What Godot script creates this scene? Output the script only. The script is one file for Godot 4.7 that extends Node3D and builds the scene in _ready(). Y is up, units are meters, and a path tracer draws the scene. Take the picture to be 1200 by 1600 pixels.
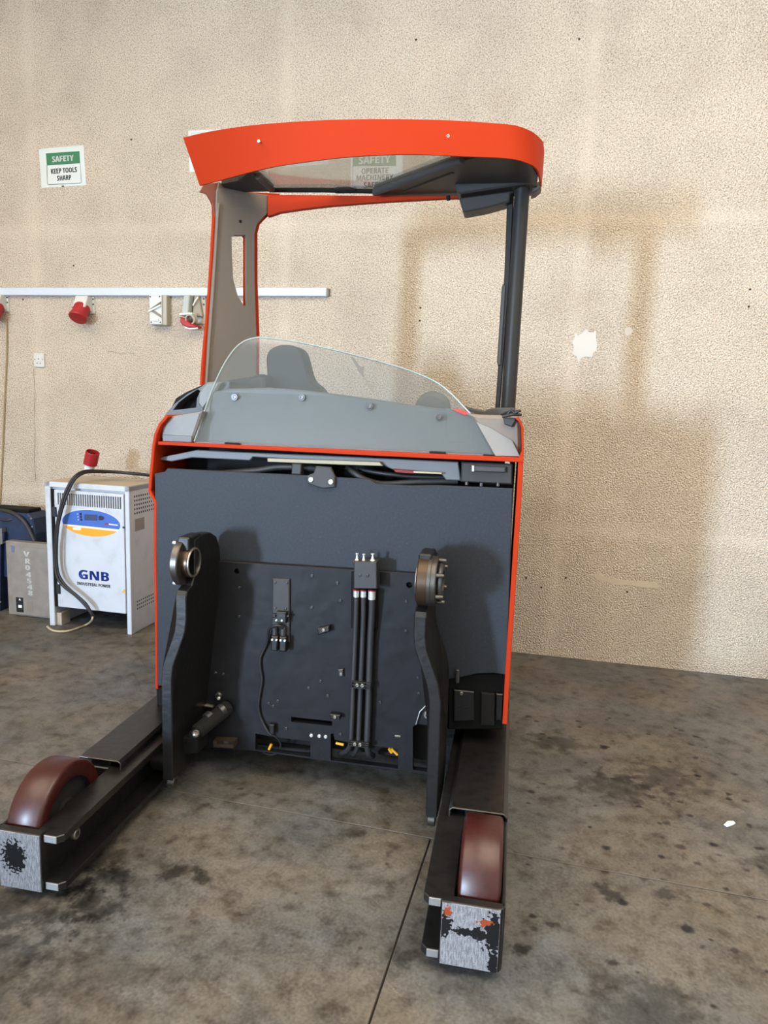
extends Node3D
# A reach truck without its mast, parked in front of a roughcast warehouse wall. Truck axes: x right, y up, z towards the viewer.

const WALL_TURN := -2.0 * PI / 180.0
const WALL_AT := Vector3(0.685, 0, -1.605)

var M := {}
var taken := {}

# ---------------------------------------------------------------- mesh builder
class B:
	var v := PackedVector3Array()
	var n := PackedVector3Array()
	var uv := PackedVector2Array()
	var uvr := Rect2(0, 0, 1, 1)
	var by_world := false

	func put(p: Vector3, q: Vector3, t := Vector2.ZERO):
		v.append(p); n.append(q.normalized()); uv.append(t)

	func tri(a: Vector3, b: Vector3, c: Vector3, na: Vector3, nb := Vector3.ZERO, nc := Vector3.ZERO, ta := Vector2.ZERO, tb := Vector2.ZERO, tc := Vector2.ZERO):
		if nb == Vector3.ZERO: nb = na
		if nc == Vector3.ZERO: nc = na
		if (b - a).cross(c - a).dot(na + nb + nc) > 0.0:
			put(a, na, ta); put(c, nc, tc); put(b, nb, tb)
		else:
			put(a, na, ta); put(b, nb, tb); put(c, nc, tc)

	func quad(a: Vector3, b: Vector3, c: Vector3, d: Vector3, q: Vector3, ta := Vector2(0, 0), tb := Vector2(1, 0), tc := Vector2(1, 1), td := Vector2(0, 1)):
		tri(a, b, c, q, q, q, ta, tb, tc); tri(a, c, d, q, q, q, ta, tc, td)

	func map(ax: String, p: Vector2, w: float) -> Vector3:
		if ax == "x": return Vector3(w, p.y, p.x)
		if ax == "y": return Vector3(p.x, w, p.y)
		return Vector3(p.x, p.y, w)

	static func clean(poly: PackedVector2Array) -> PackedVector2Array:
		var r := PackedVector2Array()
		for p in poly:
			if r.is_empty() or r[r.size() - 1].distance_to(p) > 1e-5: r.append(p)
		if r.size() > 2 and r[0].distance_to(r[r.size() - 1]) < 1e-5: r.remove_at(r.size() - 1)
		return r

	static func cross2(a: Vector2, b: Vector2, c: Vector2, d: Vector2) -> bool:
		return Geometry2D.segment_intersects_segment(a, b, c, d) != null

	# joins a hole to the outline by a hair-thin channel
	static func bridged(outer: PackedVector2Array, holes: Array) -> PackedVector2Array:
		var o := outer.duplicate()
		var left := holes.duplicate()
		left.sort_custom(func(a, b): return a[0].x > b[0].x)
		for h in left:
			var best := INF
			var bi := 0
			var bj := 0
			for i in o.size():
				for j in h.size():
					var d: float = o[i].distance_to(h[j])
					if d >= best: continue
					var ok := true
					for k in o.size():
						var k2: int = (k + 1) % o.size()
						if k == i or k2 == i: continue
						if cross2(o[i], h[j], o[k], o[k2]): ok = false; break
					if ok:
						for hh in left:
							for k in hh.size():
								var k2: int = (k + 1) % int(hh.size())
								if hh == h and (k == j or k2 == j): continue
								if cross2(o[i], h[j], hh[k], hh[k2]): ok = false; break
							if not ok: break
					if ok: best = d; bi = i; bj = j
			var dir: Vector2 = (h[bj] - o[bi]).normalized()
			var e := Vector2.ZERO * dir
			var r := PackedVector2Array()
			for i in o.size():
				r.append(o[i] - e if i == bi else o[i])
				if i == bi:
					for k in h.size(): r.append(h[(bj - k + h.size() * 2) % int(h.size())] - (e if k == 0 else Vector2.ZERO))
					r.append(h[bj] + e)
					r.append(o[i] + e)
			o = r
		return o

	# ear clipping that bears doubled edges
	static func ears(p: PackedVector2Array) -> PackedInt32Array:
		var idx := []
		for i in p.size(): idx.append(i)
		var r := PackedInt32Array()
		while idx.size() > 2:
			var n := idx.size()
			var best := -1
			var best_q := -INF
			for i in n:
				var a := p[idx[(i + n - 1) % n]]
				var b := p[idx[i]]
				var c := p[idx[(i + 1) % n]]
				var cr := (b - a).cross(c - b)
				if cr < -1e-12: continue
				var ok := true
				for k in idx:
					var q := p[k]
					if q.distance_squared_to(a) < 1e-12 or q.distance_squared_to(b) < 1e-12 or q.distance_squared_to(c) < 1e-12: continue
					if (b - a).cross(q - a) > -1e-12 and (c - b).cross(q - b) > -1e-12 and (a - c).cross(q - c) > -1e-12: ok = false; break
				if not ok: continue
				var l := maxf(maxf(a.distance_squared_to(b), b.distance_squared_to(c)), a.distance_squared_to(c))
				var quality := cr / maxf(l, 1e-12)
				if quality > best_q: best_q = quality; best = i
			if best < 0: return PackedInt32Array()
			var n2 := idx.size()
			if best_q > 1e-9: r.append_array(PackedInt32Array([idx[(best + n2 - 1) % n2], idx[best], idx[(best + 1) % n2]]))
			idx.remove_at(best)
		return r

	# a flat outline given depth along an axis, edges chamfered by bev
	func ext(poly_in: PackedVector2Array, ax: String, a: float, b: float, bev := 0.0, holes := []):
		var poly := clean(poly_in)
		if Geometry2D.is_polygon_clockwise(poly): poly.reverse()   # Godot's word for y-down; one fixed turn is all that matters
		var area := 0.0
		for i in poly.size(): area += poly[i].cross(poly[(i + 1) % poly.size()])
		if area < 0: poly.reverse()
		if a > b: var t := a; a = b; b = t
		var m := poly.size()
		var lo := poly[0]
		var hi := poly[0]
		for p in poly: lo = lo.min(p); hi = hi.max(p)
		var inn := PackedVector2Array()
		for i in m:
			var e0 := (poly[i] - poly[(i + m - 1) % m]).normalized()
			var e1 := (poly[(i + 1) % m] - poly[i]).normalized()
			var n0 := Vector2(-e0.y, e0.x)
			var n1 := Vector2(-e1.y, e1.x)
			var mid := n0 + n1
			mid = mid / maxf(mid.dot(n0), 0.35) if mid.length() > 1e-4 else n0
			inn.append(poly[i] + mid * bev)
		var hs := []
		for h in holes:
			var hc := clean(h)
			var ha := 0.0
			for i in hc.size(): ha += hc[i].cross(hc[(i + 1) % hc.size()])
			if ha < 0: hc.reverse()
			hs.append(hc)
		var cap := bridged(inn, hs) if hs.size() else inn
		var ix := ears(cap) if hs.size() else Geometry2D.triangulate_polygon(cap)
		if ix.is_empty(): ix = ears(cap)
		if ix.is_empty(): push_warning("cap not triangulated %s" % str(cap.size()))
		var up := map(ax, Vector2.ZERO, 1.0)
		for k in range(0, ix.size(), 3):
			var q := [cap[ix[k]], cap[ix[k + 1]], cap[ix[k + 2]]]
			var t := []
			for p in q:
				if by_world: t.append(Vector2((p.x - uvr.position.x) / uvr.size.x, (p.y - uvr.position.y) / uvr.size.y))
				else: t.append(Vector2((p.x - lo.x) / (hi.x - lo.x), (hi.y - p.y) / (hi.y - lo.y)))
			tri(map(ax, q[0], b), map(ax, q[1], b), map(ax, q[2], b), up, up, up, t[0], t[1], t[2])
			tri(map(ax, q[0], a), map(ax, q[1], a), map(ax, q[2], a), -up, -up, -up, t[0], t[1], t[2])
		for i in m:
			var j := (i + 1) % m
			var e := (poly[j] - poly[i]).normalized()
			var on := map(ax, Vector2(e.y, -e.x), 0.0)
			quad(map(ax, poly[i], a + bev), map(ax, poly[j], a + bev), map(ax, poly[j], b - bev), map(ax, poly[i], b - bev), on)
			if bev > 0.0:
				quad(map(ax, poly[i], b - bev), map(ax, poly[j], b - bev), map(ax, inn[j], b), map(ax, inn[i], b), on + up)
				quad(map(ax, poly[i], a + bev), map(ax, poly[j], a + bev), map(ax, inn[j], a), map(ax, inn[i], a), on - up)
		for h in hs:
			for i in h.size():
				var j: int = (i + 1) % h.size()
				var e: Vector2 = (h[j] - h[i]).normalized()
				quad(map(ax, h[i], a), map(ax, h[j], a), map(ax, h[j], b), map(ax, h[i], b), map(ax, Vector2(-e.y, e.x), 0.0))

	# a chamfered box from corner to corner
	func box(p: Vector3, q: Vector3, bev := 0.002):
		var lo := p.min(q)
		var hi := p.max(q)
		var c := minf(bev, 0.3 * minf(hi.x - lo.x, minf(hi.y - lo.y, hi.z - lo.z)))
		var poly := PackedVector2Array([Vector2(lo.x + c, lo.y), Vector2(hi.x - c, lo.y), Vector2(hi.x, lo.y + c), Vector2(hi.x, hi.y - c), Vector2(hi.x - c, hi.y), Vector2(lo.x + c, hi.y), Vector2(lo.x, hi.y - c), Vector2(lo.x, lo.y + c)])
		ext(poly, "z", lo.z, hi.z, c)

	static func frame(d: Vector3) -> Basis:
		var y := d.normalized()
		var x := y.cross(Vector3.RIGHT if absf(y.x) < 0.9 else Vector3.BACK).normalized()
		return Basis(x, y, x.cross(y))

	func tube(line: Array, r: float, seg := 10, caps := true):
		var rings := []
		var bs := frame(line[1] - line[0])
		for i in line.size():
			var d: Vector3 = (line[mini(i + 1, line.size() - 1)] - line[maxi(i - 1, 0)]).normalized()
			var x := (bs.x - d * bs.x.dot(d)).normalized()
			bs = Basis(x, d, x.cross(d))
			var ring := []
			for k in seg:
				var an := TAU * k / seg
				ring.append(bs.x * cos(an) + bs.z * sin(an))
			rings.append(ring)
		for i in line.size() - 1:
			for k in seg:
				var l := (k + 1) % seg
				var a: Vector3 = rings[i][k]
				var b: Vector3 = rings[i][l]
				var c: Vector3 = rings[i + 1][l]
				var d: Vector3 = rings[i + 1][k]
				tri(line[i] + a * r, line[i] + b * r, line[i + 1] + c * r, a, b, c)
				tri(line[i] + a * r, line[i + 1] + c * r, line[i + 1] + d * r, a, c, d)
		if caps:
			for e in [0, line.size() - 1]:
				var d: Vector3 = (line[0] - line[1]) if e == 0 else (line[e] - line[e - 1])
				for k in seg: tri(line[e], line[e] + rings[e][k] * r, line[e] + rings[e][(k + 1) % seg] * r, d)

	# profile (radius, height) turned about the y axis of xf
	func lathe(prof: Array, xf: Transform3D, seg := 20, smooth := false):
		var m := prof.size()
		var pn := []
		for i in m - 1:
			var d: Vector2 = prof[i + 1] - prof[i]
			pn.append(Vector2(d.y, -d.x).normalized())
		for i in m - 1:
			var na: Vector2 = pn[i]
			var nb: Vector2 = pn[i]
			if smooth:
				if i > 0: na = (pn[i] + pn[i - 1]).normalized()
				if i < m - 2: nb = (pn[i] + pn[i + 1]).normalized()
			for k in seg:
				var a0 := TAU * k / seg
				var a1 := TAU * (k + 1) / seg
				var P := func(q: Vector2, an: float) -> Vector3: return xf * Vector3(q.x * cos(an), q.y, q.x * sin(an))
				var N := func(q: Vector2, an: float) -> Vector3: return xf.basis * Vector3(q.x * cos(an), q.y, q.x * sin(an))
				var A: Vector3 = P.call(prof[i], a0)
				var Bq: Vector3 = P.call(prof[i], a1)
				var Cq: Vector3 = P.call(prof[i + 1], a1)
				var D: Vector3 = P.call(prof[i + 1], a0)
				if prof[i].x > 1e-6: tri(A, Bq, Cq, N.call(na, a0), N.call(na, a1), N.call(nb, a1))
				if prof[i + 1].x > 1e-6: tri(A, Cq, D, N.call(na, a0), N.call(nb, a1), N.call(nb, a0))

	func cyl(p: Vector3, q: Vector3, r: float, bev := 0.001, seg := 16):
		var h := p.distance_to(q)
		lathe([Vector2(0, 0), Vector2(r - bev, 0), Vector2(r, bev), Vector2(r, h - bev), Vector2(r - bev, h), Vector2(0, h)], Transform3D(frame(q - p), p), seg)

	func ringed(p: Vector3, q: Vector3, r0: float, r1: float, seg := 28, bev := 0.002):
		var h := p.distance_to(q)
		lathe([Vector2(r0, 0), Vector2(r1 - bev, 0), Vector2(r1, bev), Vector2(r1, h - bev), Vector2(r1 - bev, h), Vector2(r0, h), Vector2(r0, 0)], Transform3D(frame(q - p), p), seg)

	func mesh() -> ArrayMesh:
		var a := []
		a.resize(Mesh.ARRAY_MAX)
		a[Mesh.ARRAY_VERTEX] = v; a[Mesh.ARRAY_NORMAL] = n; a[Mesh.ARRAY_TEX_UV] = uv
		var m := ArrayMesh.new()
		m.add_surface_from_arrays(Mesh.PRIMITIVE_TRIANGLES, a)
		return m

# ---------------------------------------------------------------- scene helpers
func numbered(called: String) -> String:
	taken[called] = taken.get(called, -1) + 1
	return called if taken[called] == 0 else "%s_%03d" % [called, taken[called]]

func thing(called: String, label: String, category: String, at := Vector3.ZERO, turn := 0.0, group := "") -> Node3D:
	var o := Node3D.new()
	o.name = numbered(called)
	add_child(o)
	o.position = at; o.rotation.y = turn
	o.set_meta("label", label); o.set_meta("category", category)
	if group: o.set_meta("group", group)
	return o

func obj(called: String, b, m: Material, parent: Node = self, label := "") -> MeshInstance3D:
	var o := MeshInstance3D.new()
	o.name = numbered(called) if parent == self else called
	o.mesh = b.mesh() if b is B else b
	o.material_override = m
	if label: o.set_meta("label", label)
	parent.add_child(o, true)
	return o

func tag(o: Node, label: String, category: String, group := "") -> Node:
	o.set_meta("label", label); o.set_meta("category", category)
	if group: o.set_meta("group", group)
	return o

func struct(called: String, b, m: Material, label := "") -> MeshInstance3D:
	var o := obj(called, b, m, self, label)
	o.set_meta("kind", "structure")
	return o

func slab(called: String, poly: Array, ax: String, a: float, b: float, m: Material, parent: Node = self, bev := 0.002, holes := [], label := "") -> MeshInstance3D:
	var q := B.new()
	q.ext(PackedVector2Array(poly), ax, a, b, bev, holes)
	return obj(called, q, m, parent, label)

func bx(called: String, p: Vector3, q: Vector3, m: Material, parent: Node = self, bev := 0.002, label := "") -> MeshInstance3D:
	var b := B.new()
	b.box(p, q, bev)
	return obj(called, b, m, parent, label)

func pipe(called: String, line: Array, r: float, m: Material, parent: Node = self, seg := 10, label := "") -> MeshInstance3D:
	var b := B.new()
	b.tube(line, r, seg)
	return obj(called, b, m, parent, label)

func rod(called: String, p: Vector3, q: Vector3, r: float, m: Material, parent: Node = self, label := "") -> MeshInstance3D:
	var b := B.new()
	b.cyl(p, q, r)
	return obj(called, b, m, parent, label)

var bolt_meshes := {}
func bolt(called: String, p: Vector3, r: float, h: float, m: Material, parent: Node, towards := Vector3.BACK, hollow := true) -> MeshInstance3D:   # a round-headed screw with a socket
	var key := "%.4f %.4f %s" % [r, h, hollow]
	if not bolt_meshes.has(key):
		var b := B.new()
		if hollow: b.lathe([Vector2(r, -0.002), Vector2(r, h * 0.6), Vector2(r * 0.75, h), Vector2(r * 0.45, h), Vector2(r * 0.4, h * 0.3), Vector2(0, h * 0.3)], Transform3D(), 14)
		else: b.lathe([Vector2(r, -0.002), Vector2(r, h * 0.5), Vector2(r * 0.7, h), Vector2(0, h)], Transform3D(), 14)
		bolt_meshes[key] = b.mesh()
	var o := obj(called, bolt_meshes[key], m, parent)
	o.transform = Transform3D(B.frame(towards), p)
	return o

func curve(pts: Array, per := 6) -> Array:   # a smooth line through points
	var r := []
	for i in pts.size() - 1:
		var a = pts[maxi(i - 1, 0)]
		var d = pts[mini(i + 2, pts.size() - 1)]
		for k in per: r.append(pts[i].cubic_interpolate(pts[i + 1], a, d, float(k) / per))
	r.append(pts[pts.size() - 1])
	return r

func even(pts: Array, count: int) -> Array:   # the same line at equal steps
	var l := [0.0]
	for i in pts.size() - 1: l.append(l[i] + pts[i].distance_to(pts[i + 1]))
	var r := []
	var j := 0
	for k in count:
		var t: float = l[-1] * k / (count - 1)
		while j < pts.size() - 2 and l[j + 1] < t: j += 1
		r.append(pts[j].lerp(pts[j + 1], clampf((t - l[j]) / maxf(l[j + 1] - l[j], 1e-6), 0, 1)))
	return r

func oval(c: Vector2, rx: float, ry: float, n := 32, from := 0.0, to := TAU) -> Array:
	var r := []
	for k in n: r.append(c + Vector2(rx * cos(from + (to - from) * k / n), ry * sin(from + (to - from) * k / n)))
	return r

func rect(a: Vector2, b: Vector2, c := 0.0) -> Array:
	var lo := a.min(b)
	var hi := a.max(b)
	if c <= 0: return [lo, Vector2(hi.x, lo.y), hi, Vector2(lo.x, hi.y)]
	return [Vector2(lo.x + c, lo.y), Vector2(hi.x - c, lo.y), Vector2(hi.x, lo.y + c), Vector2(hi.x, hi.y - c), Vector2(hi.x - c, hi.y), Vector2(lo.x + c, hi.y), Vector2(lo.x, hi.y - c), Vector2(lo.x, lo.y + c)]

func words(called: String, s: String, cap: float, at: Vector3, m: Material, parent: Node, bold := true, tilt := 0.0, wide := 1.0, turn := 0.0) -> MeshInstance3D:   # lettering as tall as cap metres, centred
	var t := TextMesh.new()
	var f := SystemFont.new()
	f.font_names = PackedStringArray(["Droid Sans"])
	f.font_weight = 700 if bold else 400
	t.font = f
	t.text = s
	t.font_size = 64
	t.pixel_size = cap / 46.0
	t.depth = 0.0008
	t.curve_step = 2.0
	var heavy := SurfaceTool.new()   # three prints a hair apart make the heavy strokes
	for k in ([-1, 0, 1] if bold else [0]): heavy.append_from(t, 0, Transform3D(Basis(), Vector3(k * cap * 0.028, absf(k) * cap * 0.012, 0)))
	var o := obj(called, heavy.commit(), m, parent)
	o.position = at
	o.rotation = Vector3(0, turn, tilt)
	o.scale = Vector3(wide, 1, 1)
	return o

func wall_point(u: float, v: float, off := 0.0) -> Vector3:
	var t := Vector3(cos(WALL_TURN), 0, -sin(WALL_TURN))
	return WALL_AT + t * u + Vector3(0, v, 0) + Vector3(sin(WALL_TURN), 0, cos(WALL_TURN)) * off

# ---------------------------------------------------------------- materials
func mat(color: Color, rough := 0.6, metal := 0.0, spec := 0.5) -> StandardMaterial3D:
	var m := StandardMaterial3D.new()
	m.albedo_color = color
	m.roughness = rough
	m.metallic = metal
	m.metallic_specular = spec
	return m

func noise(freq: float, octaves := 4, sd := 1, kind := FastNoiseLite.TYPE_SIMPLEX_SMOOTH) -> FastNoiseLite:
	var n := FastNoiseLite.new()
	n.noise_type = kind
	n.frequency = freq
	n.seed = sd
	n.fractal_octaves = octaves
	n.fractal_type = FastNoiseLite.FRACTAL_FBM if octaves > 1 else FastNoiseLite.FRACTAL_NONE
	return n

func noise_tex(n: FastNoiseLite, size := 512, ramp: Gradient = null, bump := 0.0) -> NoiseTexture2D:
	var t := NoiseTexture2D.new()
	t.width = size; t.height = size
	t.seamless = true
	t.noise = n
	t.normalize = true
	if ramp: t.color_ramp = ramp
	if bump > 0.0:
		t.as_normal_map = true
		t.bump_strength = bump
	return t

func ramp(at: Array, colors: Array) -> Gradient:
	var g := Gradient.new()
	g.offsets = PackedFloat32Array(at)
	g.colors = PackedColorArray(colors)
	return g

func grained(m: StandardMaterial3D, t: Texture2D, bump: Texture2D, size: float, depth := 1.0, world := false) -> StandardMaterial3D:
	m.uv1_triplanar = true
	m.uv1_world_triplanar = world
	m.uv1_scale = Vector3.ONE / size
	if t: m.albedo_texture = t
	if bump:
		m.normal_enabled = true
		m.normal_texture = bump
		m.normal_scale = depth
	return m

func spots(rnd: RandomNumberGenerator, n: int, x0: float, x1: float, z0: float, z1: float, r0: float, r1: float, s: float) -> Array:
	var r := []
	for i in n: r.append([rnd.randf_range(x0, x1), rnd.randf_range(z0, z1), rnd.randf_range(r0, r1), s * rnd.randf_range(0.5, 1.0)])
	return r

func floor_picture() -> ImageTexture:   # concrete: clouds of grey and brown, oil spots, stains with painted corner shade, scratches, fine grit
	var w := 1700
	var h := 1200
	var img := PackedFloat32Array()
	img.resize(w * h)
	var warm := PackedFloat32Array()
	warm.resize(w * h)
	var big := noise(0.010, 3, 11)
	var mid := noise(0.045, 4, 12)
	var fine := noise(0.35, 2, 13)
	var hue := noise(0.006, 3, 14)
	for y in h:
		for x in w:
			var i := y * w + x
			var f := fine.get_noise_2d(x, y)
			var mm := mid.get_noise_2d(x, y)
			var pit := maxf(mm * 1.0 + f * 0.55 - 0.34, 0.0)
			img[i] = 1.0 + 0.16 * big.get_noise_2d(x, y) + 0.20 * mm + 0.20 * f - 0.9 * pit
			warm[i] = hue.get_noise_2d(x, y)
	var rnd := RandomNumberGenerator.new()
	rnd.seed = 5
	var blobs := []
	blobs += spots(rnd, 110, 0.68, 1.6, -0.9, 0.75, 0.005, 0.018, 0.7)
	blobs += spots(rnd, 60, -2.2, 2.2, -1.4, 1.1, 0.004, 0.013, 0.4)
	blobs += [[-0.26, 0.55, 0.06, 0.5], [-0.19, 0.56, 0.035, 0.45], [-0.55, 0.56, 0.16, 0.35], [-0.45, 0.62, 0.09, 0.4], [-0.6, 0.75, 0.2, 0.3], [-0.62, 0.95, 0.28, 0.3], [-0.42, 0.72, 0.10, 0.4], [-0.3, 0.92, 0.2, 0.15], [0.95, 0.35, 0.05, 0.5], [1.12, 0.33, 0.05, 0.4], [1.05, -0.25, 0.16, 0.35], [0.85, -0.55, 0.12, 0.35], [1.25, -0.35, 0.2, 0.3], [0.72, 0.62, 0.03, 0.7], [1.0, 0.75, 0.16, 0.25], [0.2, 0.25, 0.05, 0.25], [1.5, 0.1, 0.12, 0.25], [0.42, 0.72, 0.05, 0.3]]  # stains; the big near-left ones also have the corner shade painted in
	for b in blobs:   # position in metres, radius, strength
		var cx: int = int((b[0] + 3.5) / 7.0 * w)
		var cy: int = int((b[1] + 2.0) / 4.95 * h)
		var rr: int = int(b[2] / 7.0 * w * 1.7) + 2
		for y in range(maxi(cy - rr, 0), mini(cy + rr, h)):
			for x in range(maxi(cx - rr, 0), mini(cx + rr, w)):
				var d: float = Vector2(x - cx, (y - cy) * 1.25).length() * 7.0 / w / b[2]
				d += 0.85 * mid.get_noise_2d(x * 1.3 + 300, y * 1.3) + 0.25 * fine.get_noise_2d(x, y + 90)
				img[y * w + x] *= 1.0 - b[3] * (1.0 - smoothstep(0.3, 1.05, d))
	for k in 240:   # scrapes and tyre drags, lighter or darker
		var a := Vector2(rnd.randf_range(0, w), rnd.randf_range(0, h))
		var dir := Vector2.from_angle(rnd.randf_range(-0.5, 0.9))
		var bend := rnd.randf_range(-0.004, 0.004)
		var s := rnd.randf_range(-0.22, 0.16)
		for t in rnd.randi_range(20, 130):
			a += dir
			dir = dir.rotated(bend)
			if a.x >= 1 and a.y >= 1 and a.x < w - 1 and a.y < h - 1: img[int(a.y) * w + int(a.x)] *= 1.0 + s
	var bytes := PackedByteArray()
	bytes.resize(w * h * 3)
	for i in w * h:
		var g := clampf(img[i], 0.12, 1.9)
		var k := clampf(0.5 + warm[i] * 0.9, 0.0, 1.0)
		bytes[i * 3] = clampi(int(g * lerpf(0.362, 0.405, k) * 255), 0, 255)
		bytes[i * 3 + 1] = clampi(int(g * lerpf(0.368, 0.377, k) * 255), 0, 255)
		bytes[i * 3 + 2] = clampi(int(g * lerpf(0.372, 0.338, k) * 255), 0, 255)
	return ImageTexture.create_from_image(Image.create_from_data(w, h, false, Image.FORMAT_RGB8, bytes))

func worn_plate(sd: int, blobs: Array, rust: Array) -> ImageTexture:   # bare scuffed steel with what is left of the black paint
	var w := 192
	var h := 256
	var im := Image.create_empty(w, h, false, Image.FORMAT_RGB8)
	var n := noise(0.05, 5, sd)
	var streak := noise(0.09, 3, sd + 1)
	for y in h:
		for x in w:
			var g := 0.56 + 0.16 * streak.get_noise_2d(x * 1.6, y * 0.25) + 0.10 * n.get_noise_2d(x * 3, y * 3)
			var c := Color(g, g, g * 1.02)
			var p := Vector2(float(x) / w, float(y) / h)
			for b in blobs:
				var d: float = Vector2((p.x - b[0]) / b[2], (p.y - b[1]) / b[3]).length() + 0.9 * n.get_noise_2d(x, y)
				if d < 1.0: c = Color(0.075, 0.075, 0.08)
			for b in rust:
				var d: float = Vector2((p.x - b[0]) / b[2], (p.y - b[1]) / b[3]).length() + 1.1 * n.get_noise_2d(x + 500, y)
				if d < 1.0: c = Color(0.62, 0.27, 0.14)
			im.set_pixel(x, y, c)
	return ImageTexture.create_from_image(im)

func materials():
	M.orange = mat(Color(0.655, 0.19, 0.07), 0.6, 0.0, 0.22)
	M.blue_grey = grained(mat(Color(0.27, 0.295, 0.33), 0.55, 0.0, 0.33), noise_tex(noise(0.05, 5, 3), 512, ramp([0.0, 0.5, 0.78, 0.9, 1.0], [Color(0.64, 0.64, 0.64), Color(0.69, 0.69, 0.69), Color(0.71, 0.71, 0.71), Color(0.82, 0.82, 0.82), Color(1, 1, 1)])), noise_tex(noise(0.05, 3, 4), 512, null, 1.6), 0.3, 0.25)
	M.black = grained(mat(Color(0.065, 0.065, 0.07), 0.4), null, noise_tex(noise(0.04, 3, 5), 256, null, 2.0), 0.35, 0.2)
	M.plate = grained(mat(Color(0.112, 0.114, 0.128), 0.5, 0.0, 0.35), noise_tex(noise(0.012, 5, 6), 512, ramp([0.0, 0.45, 1.0], [Color(0.72, 0.72, 0.72), Color(0.92, 0.92, 0.92), Color(1, 1, 1)])), noise_tex(noise(0.03, 2, 15), 256, null, 2.0), 0.6, 0.2)
	M.leg = grained(mat(Color(0.105, 0.103, 0.105), 0.34), noise_tex(noise(0.02, 5, 8), 512, ramp([0.0, 0.5, 1.0], [Color(0.7, 0.7, 0.7), Color(0.95, 0.95, 0.95), Color(1, 1, 1)])), noise_tex(noise(0.03, 3, 9), 256, null, 2.0), 0.5, 0.25)
	M.dark = mat(Color(0.055, 0.055, 0.057), 0.7, 0.0, 0.3)
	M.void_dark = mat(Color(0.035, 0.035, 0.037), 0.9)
	M.plastic = grained(mat(Color(0.23, 0.23, 0.235), 0.55), null, noise_tex(noise(0.2, 2, 10), 256, null, 3.0), 0.12, 0.3)
	M.cowl = grained(mat(Color(0.47, 0.475, 0.475), 0.5), null, noise_tex(noise(0.2, 2, 10), 256, null, 3.0), 0.12, 0.3)
	M.shroud = grained(mat(Color(0.39, 0.412, 0.415), 0.5), noise_tex(noise(0.02, 4, 17), 256, ramp([0.0, 1.0], [Color(0.95, 0.95, 0.95), Color(1, 1, 1)])), null, 0.7)
	M.taupe = grained(mat(Color(0.47, 0.435, 0.395), 0.55), null, noise_tex(noise(0.2, 2, 10), 256, null, 3.0), 0.12, 0.25)
	M.frame = mat(Color(0.215, 0.212, 0.208), 0.5, 0.0, 0.4)
	M.post = mat(Color(0.17, 0.168, 0.163), 0.45, 0.0, 0.35)
	M.rubber = mat(Color(0.17, 0.17, 0.172), 0.55)
	M.cable = mat(Color(0.11, 0.11, 0.112), 0.5)
	M.steel = mat(Color(0.70, 0.69, 0.67), 0.33, 0.9)
	M.steel_dark = mat(Color(0.36, 0.35, 0.335), 0.36, 0.85)
	M.rusty = mat(Color(0.33, 0.27, 0.22), 0.36, 0.8)
	M.bore = mat(Color(0.09, 0.075, 0.06), 0.5)
	M.bolt = mat(Color(0.62, 0.61, 0.58), 0.35, 0.8)
	M.bolt_dark = mat(Color(0.30, 0.30, 0.31), 0.35, 0.6)
	M.zinc = mat(Color(0.84, 0.86, 0.84), 0.3, 0.55)
	M.red = mat(Color(0.62, 0.105, 0.13), 0.5)
	M.red_dull = mat(Color(0.50, 0.13, 0.10), 0.6)
	M.yellow = mat(Color(0.93, 0.66, 0.16), 0.5)
	M.beige = mat(Color(0.72, 0.67, 0.55), 0.6)
	M.tyre = grained(mat(Color(0.245, 0.066, 0.055), 0.4), noise_tex(noise(0.05, 5, 21), 256, ramp([0.0, 0.35, 1.0], [Color(0.45, 0.42, 0.42), Color(0.85, 0.85, 0.85), Color(1, 1, 1)])), null, 0.25)
	M.tyre.clearcoat_enabled = true
	M.tyre.clearcoat = 0.15
	M.tyre.clearcoat_roughness = 0.3
	M.glass = mat(Color(0.38, 0.41, 0.405, 0.2), 0.06)
	M.glass.transparency = BaseMaterial3D.TRANSPARENCY_ALPHA
	M.roof_glass = mat(Color(0.70, 0.73, 0.68, 0.40), 0.08)
	M.roof_glass.transparency = BaseMaterial3D.TRANSPARENCY_ALPHA
	M.edge = mat(Color(0.55, 0.60, 0.58), 0.2)
	M.white_paint = grained(mat(Color(0.77, 0.80, 0.84), 0.42), noise_tex(noise(0.01, 5, 31), 512, ramp([0.0, 0.3, 0.6, 1.0], [Color(0.93, 0.925, 0.915), Color(0.985, 0.985, 0.985), Color(1, 1, 1), Color(1, 1, 1)])), null, 0.8)
	M.dusty = mat(Color(0.70, 0.66, 0.60), 0.8)
	M.slot = mat(Color(0.06, 0.06, 0.065), 0.8)
	M.logo_blue = mat(Color(0.23, 0.40, 0.74), 0.4)
	M.logo_amber = mat(Color(0.94, 0.63, 0.10), 0.4)
	M.word_blue = mat(Color(0.10, 0.22, 0.62), 0.45)
	M.word_dark = mat(Color(0.16, 0.16, 0.2), 0.5)
	M.screen = mat(Color(0.24, 0.29, 0.44), 0.25)
	M.box_grey = grained(mat(Color(0.56, 0.54, 0.52), 0.5), noise_tex(noise(0.02, 4, 33), 256, ramp([0.0, 1.0], [Color(0.88, 0.87, 0.86), Color(1, 1, 1)])), null, 0.5)
	M.box_blue = grained(mat(Color(0.10, 0.19, 0.33), 0.5), noise_tex(noise(0.02, 4, 34), 256, ramp([0.0, 1.0], [Color(0.7, 0.7, 0.7), Color(1, 1, 1)])), null, 0.4)
	M.white = mat(Color(0.90, 0.91, 0.90), 0.45)
	M.paper = mat(Color(0.79, 0.815, 0.80), 0.5)
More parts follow.
